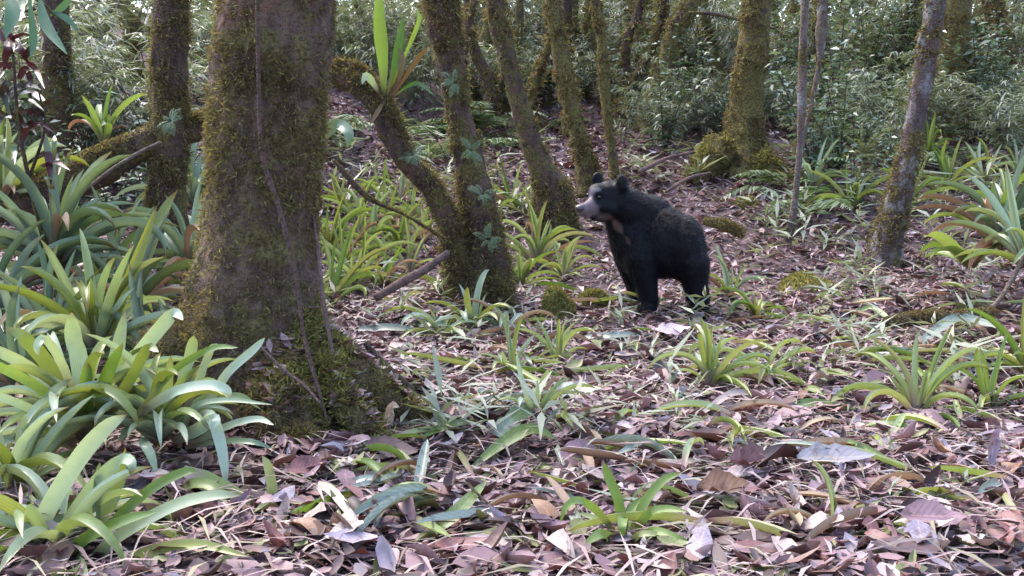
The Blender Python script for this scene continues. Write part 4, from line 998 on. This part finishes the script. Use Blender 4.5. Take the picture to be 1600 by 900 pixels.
floor_plants(50, 520, 860, 215, 360, 1.0, 1.9, 'seedling behind the central tree', 'seedlings behind the central tree')
floor_plants(42, 1210, 1600, 205, 310, 1.1, 2.0, 'pale seedling higher up the right slope', 'seedlings up the right slope')
floor_plants(22, 960, 1180, 215, 300, 1.0, 1.8, 'narrow-leaved seedling behind the bear', 'seedlings behind the bear')
floor_plants(58, 1080, 1600, 420, 620, .7, 1.3, 'seedling right of the bear', 'seedlings right of the bear')
floor_plants(52, 620, 1100, 500, 700, .6, 1.2, 'seedling in front of the bear', 'seedlings in front of the bear')
floor_plants(14, 900, 1600, 640, 850, .4, .7, 'tiny seedling in the nearest litter', 'seedlings in the nearest litter')
floor_plants(16, 500, 720, 450, 520, .8, 1.3, 'seedling between big trunk and central tree', 'seedlings beside the big trunk')

# far wood that reads as one mass
n = 90000
y = rng.uniform(13.5, 34, n); x = rng.uniform(-.62, .62, n) * y
h = rng.random(n) ** 0.8 * (1.3 + 0.16 * (y - 12)) ; P = np.stack([x, y, G(x, y) + h], 1)
keep = (vnoise(P, .9, 9) + .7 * vnoise(P, 2.6, 10)) > .0 + .4 * (h > 2.2)
P = P[keep]; n = len(P)
D = unit(rng.normal(size=(n, 3)) + [0, 0, -.3]); U = unit(rng.normal(size=(n, 3)) * .5 + [0, -.2, 1])
V, F = kites(P, D, U, rng.uniform(.06, .36, (n, 1)), rng.uniform(.02, .11, (n, 1)))
tag(obj('far_foliage', new_mesh('far_foliage', V, F, [M['bamboo']], smooth=False)), 'mass of far undergrowth filling the back of the forest', 'foliage', kind='stuff')

# ------------------------------------------------------------------ leaf litter
def instance(shape, P, R, S):
    V, F = shape
    W_ = np.einsum('nij,nvj->nvi', R, V[None] * S[:, None, :]) + P[:, None]
    return W_.reshape(-1, 3), (F[None] + (np.arange(len(P)) * len(V))[:, None, None]).reshape(-1, F.shape[1])
def rand_rot(n, tilt, r):
    az = r.uniform(0, 2 * math.pi, n); a = r.uniform(0, 2 * math.pi, n); tl = np.abs(r.normal(0, tilt, n))
    c, s = np.cos(az), np.sin(az); Rz = np.zeros((n, 3, 3)); Rz[:, 0, 0] = c; Rz[:, 0, 1] = -s; Rz[:, 1, 0] = s; Rz[:, 1, 1] = c; Rz[:, 2, 2] = 1
    ax = np.stack([np.cos(a), np.sin(a), 0 * a], 1); K_ = np.zeros((n, 3, 3)); K_[:, 0, 2] = ax[:, 1]; K_[:, 1, 2] = -ax[:, 0]; K_[:, 2, 0] = -ax[:, 1]; K_[:, 2, 1] = ax[:, 0]
    I = np.eye(3)[None]; Rt = I + np.sin(tl)[:, None, None] * K_ + (1 - np.cos(tl))[:, None, None] * (K_ @ K_)
    return Rt @ Rz
rl = np.random.default_rng(12)
SH = [leaf_shape(4, rr, cu, fo, ro, 60 + q, tp, .10) for q, (rr, cu, fo, ro, tp) in enumerate([(.42, .5, .3, 0, .8), (.34, -.6, .2, 0, .8), (.5, .3, -.3, 0, .9), (.3, .8, .5, .3, .8), (.46, -.4, .4, .6, .85), (.22, .5, .4, 0, .9), (.4, 1.1, .5, .8, .8), (.55, .2, .15, 0, .75)])]
parts = []
NL = 62000
u = rl.random(NL); y = np.where(rl.random(NL) < .6, 1.3 + (11.5 - 1.3) * np.sqrt(u), 1.3 + 5 * u); x = rl.uniform(-.56, .56, NL) * y + rl.uniform(-.3, .3, NL)
kf = rl.random(NL) < .17; y = np.where(kf, rl.uniform(6.8, 12.5, NL), y); x = np.where(kf, rl.uniform(-.56, .56, NL) * y, x)      # the open slope behind
lift = rl.random(NL) ** 2 * .045
z = G(x, y) + lift
ln = np.clip(rl.lognormal(math.log(.055), .42, NL), .022, .14)
which = rl.integers(0, len(SH), NL)
for q in range(len(SH)):
    k_ = which == q; nq = k_.sum()
    parts.append(instance(SH[q][:2], np.stack([x, y, z], 1)[k_], rand_rot(nq, .36, rl), np.repeat(ln[k_][:, None], 3, 1) * np.stack([np.ones(nq), rl.uniform(.7, 1.3, nq), rl.uniform(.5, 1.5, nq)], 1)))
Vr_, Fr_ = merge(ROOTS)          # leaves caught on the roots of the big trunk
Pr_, Nr_ = scatter(Vr_, Fr_, 420, lambda c, n: (n[:, 2] > 0.25) * np.clip(1.2 - 1.3 * c[:, 2], .05, 1), 4)
parts.append(instance(SH[0][:2], Pr_ + [0, 0, .012], rand_rot(420, .5, rl), rl.uniform(.03, .07, (420, 1)) * np.ones(3)))
V, F = merge(parts)
tag(obj('leaf_litter', new_mesh('leaf_litter', V, F, [M['litter_all']])), 'deep layer of small mauve and brown dead leaves on the ground', 'leaf litter', kind='stuff')
# thin straws, leaf stalks and dry bamboo leaves
NS = 17000
y = 1.3 + 8.5 * rl.random(NS) ** .8; x = rl.uniform(-.56, .56, NS) * y; z = G(x, y) + .012 + rl.random(NS) * .04
R = rand_rot(NS, .22, rl); Ls = rl.uniform(.06, .26, (NS, 1)); C0 = np.stack([x, y, z], 1)
V, F = kites(C0, R[:, :, 0], R[:, :, 2], Ls, rl.uniform(.003, .011, (NS, 1)), .5, .5)
tag(obj('dry_straw', new_mesh('dry_straw', V, F, [M['straw']], smooth=False)), 'dry straws and leaf stalks strewn over the leaf litter', 'straw', kind='stuff')

# single fallen leaves
SHAPES = [leaf_shape(6, rr, cu, fo, ro, 160 + q, tp, .05) for q, (rr, cu, fo, ro, tp) in enumerate([(.42, .5, .3, 0, .8), (.34, -.6, .2, 0, .8), (.52, .3, -.3, 0, .9), (.3, .9, .5, .3, .8), (.46, -.4, .4, .5, .85), (.40, 1.2, .5, .8, .8), (.55, .2, .15, 0, .75)])]
LM = {c_: [new_mesh('fallen_leaf', s[0], s[1], [M['litter ' + c_]], uv=s[2]) for s in SHAPES] for c_ in LCOL}
def where(px, py):
    if px < 640: return 'at the foot of the big trunk' if py > 600 else 'between big trunk and central tree'
    if py < 520: return 'behind the bear' if px > 1100 else 'around the bear'
    if px < 900: return 'left of the fresh green rosette' if py > 680 else 'in front of the central tree'
    if px < 1180: return 'around the fresh green rosette' if py > 680 else 'around the pale whitish rosette'
    return 'in the lower right litter' if py > 680 else 'in the litter at mid right'
r = random.Random(33); keys = list(LCOL); wts = [8, 4, 4, 4, 3, 2, 2]
for k_ in range(265):
    px = r.uniform(420, 1600) if r.random() < .85 else r.uniform(300, 800); py = 440 + 450 * r.random() ** .75
    if px < 620 and py < 690 and py > 480: py = r.uniform(700, 885)
    b = gp(px, py); c_ = r.choices(keys, wts)[0]
    si = r.randrange(len(SHAPES)); o = obj('fallen_leaf', LM[c_][si]); L_ = r.uniform(.065, .125)
    o.location = (b[0], b[1], g1(b[0], b[1]) + r.uniform(.022, .05)); o.scale = (L_, L_ * r.uniform(.8, 1.2), L_ * r.uniform(.6, 1.3))
    o.rotation_euler = (r.gauss(0, .33), r.gauss(0, .28), r.uniform(0, 6.28))
    wh = where(px, py)
    tag(o, ('large ' if L_ > .1 else 'small ') + ('curled ' if si in (3, 4, 5) else ('broad ' if si in (2, 6) else 'narrow ')) + c_ + ' fallen leaf ' + wh, 'leaf', c_ + ' fallen leaves ' + wh)
for k_ in range(18):
    fx, fy = r.choice([(1008, -.09), (998, .08), (1088, -.14), (1088, .05)]); b = BP + bx(fx, 487, fy); a_ = r.uniform(3.3, 6.1); R_ = r.uniform(.07, .11)
    x_, y_ = b[0] + R_ * math.cos(a_), b[1] + R_ * math.sin(a_); c_ = r.choices(keys, wts)[0]; o = obj('fallen_leaf', r.choice(LM[c_])); L_ = r.uniform(.06, .10)
    o.location = (x_, y_, g1(x_, y_) + .03); o.scale = (L_, L_, L_); o.rotation_euler = (r.gauss(0, .6), r.gauss(0, .5), r.uniform(0, 6.28))
    wh = 'front' if fx < 1050 else 'hind'; tag(o, c_ + ' leaf tilted against the bear\'s ' + wh + ' paws', 'leaf', c_ + ' leaves at the ' + wh + ' paws')
# the ones that stand out, each at its own place
def lone_leaf(px, py, lpx, wr, matk, label, ang=0.0, tilt=(0, 0), sh=0, lift=.05):
    b = gp(px, py); s = lpx / FPX * b[1]
    V, F, UV = leaf_shape(9, 1.0, .3 if sh == 0 else .9, .2 if sh == 0 else .5, 0 if sh == 0 else .6, int(px), .85, .04)
    o = obj('fallen_leaf', new_mesh('fallen_leaf', V, F, [M[matk]], uv=UV)); o.location = (b[0], b[1], g1(b[0], b[1]) + lift)
    o.scale = (s, s * wr, s * .6); o.rotation_euler = (tilt[0], tilt[1], ang); tag(o, label, 'leaf')
M['lilac'] = mat_leaf('lilac_leaf', [(0.36, 0.28, 0.35), (0.38, 0.30, 0.36)], .5, .1, 'object', vein=True, speck=.15, tcol=(1, .8, .8))
M['grey_leaf'] = mat_leaf('grey_leaf', [(0.20, 0.185, 0.21), (0.24, 0.225, 0.25)], .55, .1, 'object', vein=True, speck=.4, tcol=(1, .9, .9))
M['bluegreen_leaf'] = mat_leaf('bluegreen_leaf', [(0.21, 0.245, 0.19), (0.27, 0.30, 0.25)], .33, .15, 'object', vein=True, speck=.3)
M['cream_leaf'] = mat_leaf('cream_leaf', [(0.52, 0.42, 0.33), (0.55, 0.45, 0.36)], .55, .2, 'object', vein=True, speck=.3, tcol=(1, .8, .6))
M['green_leaf'] = mat_leaf('green_leaf', [(0.12, 0.17, 0.035), (0.15, 0.20, 0.05)], .4, .2, 'object', vein=True, speck=.3)
M['deep_green'] = mat_leaf('deep_green', [(0.06, 0.10, 0.055), (0.07, 0.11, 0.06)], .28, .15, 'object', vein=True, speck=.3)
lone_leaf(1048, 532, 66, .5, 'lilac', 'large pale lilac leaf lying in front of the bear', .2, (.35, 0))
lone_leaf(905, 738, 66, .75, 'litter mauve brown', 'broad mauve leaf tilted to camera left of the green rosette', .3, (.7, 0))
lone_leaf(612, 728, 84, .55, 'litter dark brown', 'big dark brown leaf at foot of the mossy mound', .0, (.6, .1))
lone_leaf(1305, 745, 130, .42, 'grey_leaf', 'large torn silvery grey leaf in the lower right litter', .1, (.3, 0))
lone_leaf(1165, 752, 70, .7, 'litter reddish brown', 'crumpled dark red leaf right of the green rosette', .4, (.4, .1), 1)
lone_leaf(1130, 800, 84, .6, 'litter orange brown', 'curled rusty brown leaf beside the green rosette', -.2, (.5, -.2), 1)
lone_leaf(1458, 845, 110, .5, 'litter mauve brown', 'wide flat mauve leaf at the bottom right', .05, (.45, 0))
lone_leaf(895, 630, 90, .5, 'bluegreen_leaf', 'large grey-green leaf in the middle of the litter', -.2, (.35, 0))
lone_leaf(614, 822, 46, .6, 'grey_leaf', 'bluish grey leaf at the bottom left of the litter', 1.3, (.2, .5))
lone_leaf(845, 745, 40, .6, 'bluegreen_leaf', 'small round blue-green leaf beside the broad mauve leaf', 1.2, (.2, .4))
lone_leaf(1092, 289, 30, .7, 'cream_leaf', 'small pale round leaf behind the bear\'s back', .4, (.8, 0))
lone_leaf(1015, 492, 40, .5, 'litter pale tan', 'tan leaf leaning at the bear\'s front paw', 1.0, (.3, .6))
lone_leaf(578, 690, 44, .45, 'litter reddish brown', 'upright reddish leaf in front of the mossy mound', 1.5, (.2, -1.0))
lone_leaf(480, 760, 74, .5, 'litter reddish brown', 'pinkish brown leaf below the big trunk', .7, (.6, 0))
def ground_strap(pts, wpx, matk, label, lift=.035, name='fallen_leaf', cat='leaf', **kw):
    q = []
    for px, py, *l in pts:
        b = gp(px, py); h = l[0] if l else lift
        k_ = 450 - FPX * math.tan(math.atan2(b[2] + h - CAM_H, b[1]) + PITCH); q.append((px, k_, b[1]))
    o = path_leaf(q, wpx, matk, None, name, face=.55, **kw); tag(o, label, cat); return o
ground_strap([(735, 752), (780, 728, .06), (830, 706, .07), (872, 706)], 32, 'green_leaf', 'yellow-green blade leaf lying left of the broad mauve leaf', tip=3, basew=.2)
ground_strap([(662, 700), (700, 690, .05), (748, 674)], 20, 'green_leaf', 'narrow green leaf in front of the mossy mound', tip=3, basew=.3)
ground_strap([(778, 700), (805, 680, .06), (842, 645)], 38, 'deep_green', 'dark green blade leaf in the middle of the litter', tip=6, basew=.6)
ground_strap([(968, 726), (1005, 720, .05), (1042, 716)], 22, 'bluegreen_leaf', 'pale green fallen leaf behind the green rosette', tip=3, basew=.3)
ground_strap([(1215, 655), (1270, 652, .05), (1338, 655)], 20, 'green_leaf', 'long yellow-green strap leaf lying in the right litter', tip=4, basew=.3)
ground_strap([(496, 775), (525, 812, .06), (572, 862)], 20, 'cream_leaf', 'cream dry strap leaf slanting at the bottom left', tip=4)
ground_strap([(535, 778), (580, 776, .05), (634, 782)], 14, 'bluegreen_leaf', 'thin pale green strap leaf below the big trunk', tip=4)
ground_strap([(675, 858), (715, 838, .06), (760, 800, .08)], 30, 'green_leaf', 'yellow-green blade with brown edge at the bottom', tip=4, basew=.4)
ground_strap([(640, 520), (680, 528, .08), (718, 520)], 26, 'deep_green', 'dark green blade lying left of central tree foot', tip=3, basew=.3)
ground_strap([(560, 525), (610, 527, .05), (655, 528)], 16, 'bluegreen_leaf', 'grey-green strap leaf behind the mossy mound', tip=4)
ground_strap([(915, 538), (960, 540, .05), (1020, 534)], 14, 'bluegreen_leaf', 'dull green strap leaf left of the lilac leaf', tip=4)
ground_strap([(1020, 740), (1060, 742), (1110, 735)], 12, 'cream_leaf', 'cream strap piece behind the green rosette', tip=5)
ground_strap([(1100, 660), (1150, 640, .06), (1215, 640)], 14, 'straw', 'dry strap leaf below the pale whitish rosette', tip=4)
ground_strap([(1350, 560), (1400, 570, .06), (1470, 560)], 16, 'bluegreen_leaf', 'grey-green strap leaf under the rotten log', tip=4)
ground_strap([(1440, 545), (1500, 530, .1), (1575, 540, .06)], 20, 'bluegreen_leaf', 'long blue-green strap leaf near the right edge', tip=4)
ground_strap([(1400, 520), (1360, 505, .08), (1320, 515)], 10, 'green_leaf', 'thin green strap leaf by the wide moss cushion', tip=4)
# cream curled leaves standing up
for px, py, h_, wp, lb, mk in [(602, 690, 52, 18, 'cream curled leaf standing upright at the mossy mound', 'cream_leaf'), (1548, 742, 62, 18, 'pale curled leaf standing upright near the right edge', 'lilac'), (1500, 590, 46, 14, 'tan curled leaf standing upright at right', 'cream_leaf')]:
    b = gp(px, py); o = path_leaf([(px, py, b[1]), (px + 2, py - h_ * .5, b[1]), (px + 10, py - h_, b[1] - .02), (px + 22, py - h_ - 2, b[1] - .06)], wp, mk, None, 'fallen_leaf', tip=8, chan=.5, basew=.3); tag(o, lb, 'leaf')

# dry and green strap leaves shed by the rosettes
FS = {}
for mk, nm_ in (('brom_pale', 'pale'), ('grassy', 'green'), ('dead_strap', 'dry brown'), ('bluegreen_leaf', 'grey-green')):
    FS[mk] = (nm_, [new_mesh('fallen_strap_leaf', *(lambda q: (q[0], q[1]))(strap_shape(e0, e1, 9, 1.0, q_, 1.0, 5)), [M[mk]], uv=strap_shape(e0, e1, 9, 1.0, q_, 1.0, 5)[2]) for q_, (e0, e1) in enumerate([(14, -16), (22, -34), (6, -8), (30, -40), (10, 14)])])
for k_ in range(160):
    px, py = r.uniform(560, 1600), 470 + 380 * r.random() ** 1.35
    if px < 700 and 480 < py < 690: py = r.uniform(700, 860)
    b = gp(px, py); mk = r.choices(list(FS), [5, 4, 4, 3])[0]; o = obj('fallen_strap_leaf', r.choice(FS[mk][1])); L_ = r.uniform(.12, .34)
    o.scale = (L_, r.uniform(.014, .03), L_); o.rotation_euler = (r.gauss(0, .4), r.gauss(0, .06), r.uniform(0, 6.28)); o.location = (b[0], b[1], g1(b[0], b[1]) + .03)
    wh = where(px, py); tag(o, ('long ' if L_ > .23 else 'short ') + FS[mk][0] + ' fallen strap leaf ' + wh, 'leaf', 'fallen strap leaves ' + wh)
# fallen twigs
TW = []
for q in range(9):
    rr = np.random.default_rng(300 + q); C = spline(np.array([[-.5, 0, 0], [-.2, rr.normal(0, .05), .02], [.15, rr.normal(0, .06), rr.normal(0, .02)], [.5, rr.normal(0, .05), 0]]), 10)
    V, F = tube(C, np.linspace(.016, .009, 10) * rr.uniform(.6, 1.2), 6, .25, 9, q)
    if q % 3 != 2:
        e_ = C[5] + np.array([.2, rr.choice([-1, 1]) * rr.uniform(.1, .2), .04]); sd_ = spline(np.array([C[5], (C[5] + e_) / 2 + rr.normal(0, .015, 3), e_]), 6)
        V, F = merge([(V, F), tube(sd_, np.linspace(.009, .004, 6), 5)])
    TW.append((V, F))
TWM = {b_: [new_mesh('fallen_twig', V, F, [M[b_]]) for V, F in TW] for b_ in ('wood_dead', 'bark_pole', 'bark_dark')}
TN = {'wood_dead': 'pinkish brown', 'bark_pole': 'pale grey', 'bark_dark': 'dark'}
for k_ in range(90):
    px, py = r.uniform(480, 1600), 430 + 455 * r.random() ** .8
    if px < 660 and 480 < py < 690: py = r.uniform(700, 880)
    b = gp(px, py); mk = r.choice(list(TWM)); o = obj('fallen_twig', r.choice(TWM[mk])); L_ = r.uniform(.15, .42)
    o.scale = (L_, L_ * .8, L_ * .8); o.rotation_euler = (0, r.gauss(0, .10), r.uniform(0, 6.28)); o.location = (b[0], b[1], g1(b[0], b[1]) + r.uniform(.025, .05))
    wh = where(px, py); tag(o, TN[mk] + ' fallen twig ' + wh, 'twig', TN[mk] + ' twigs ' + wh)
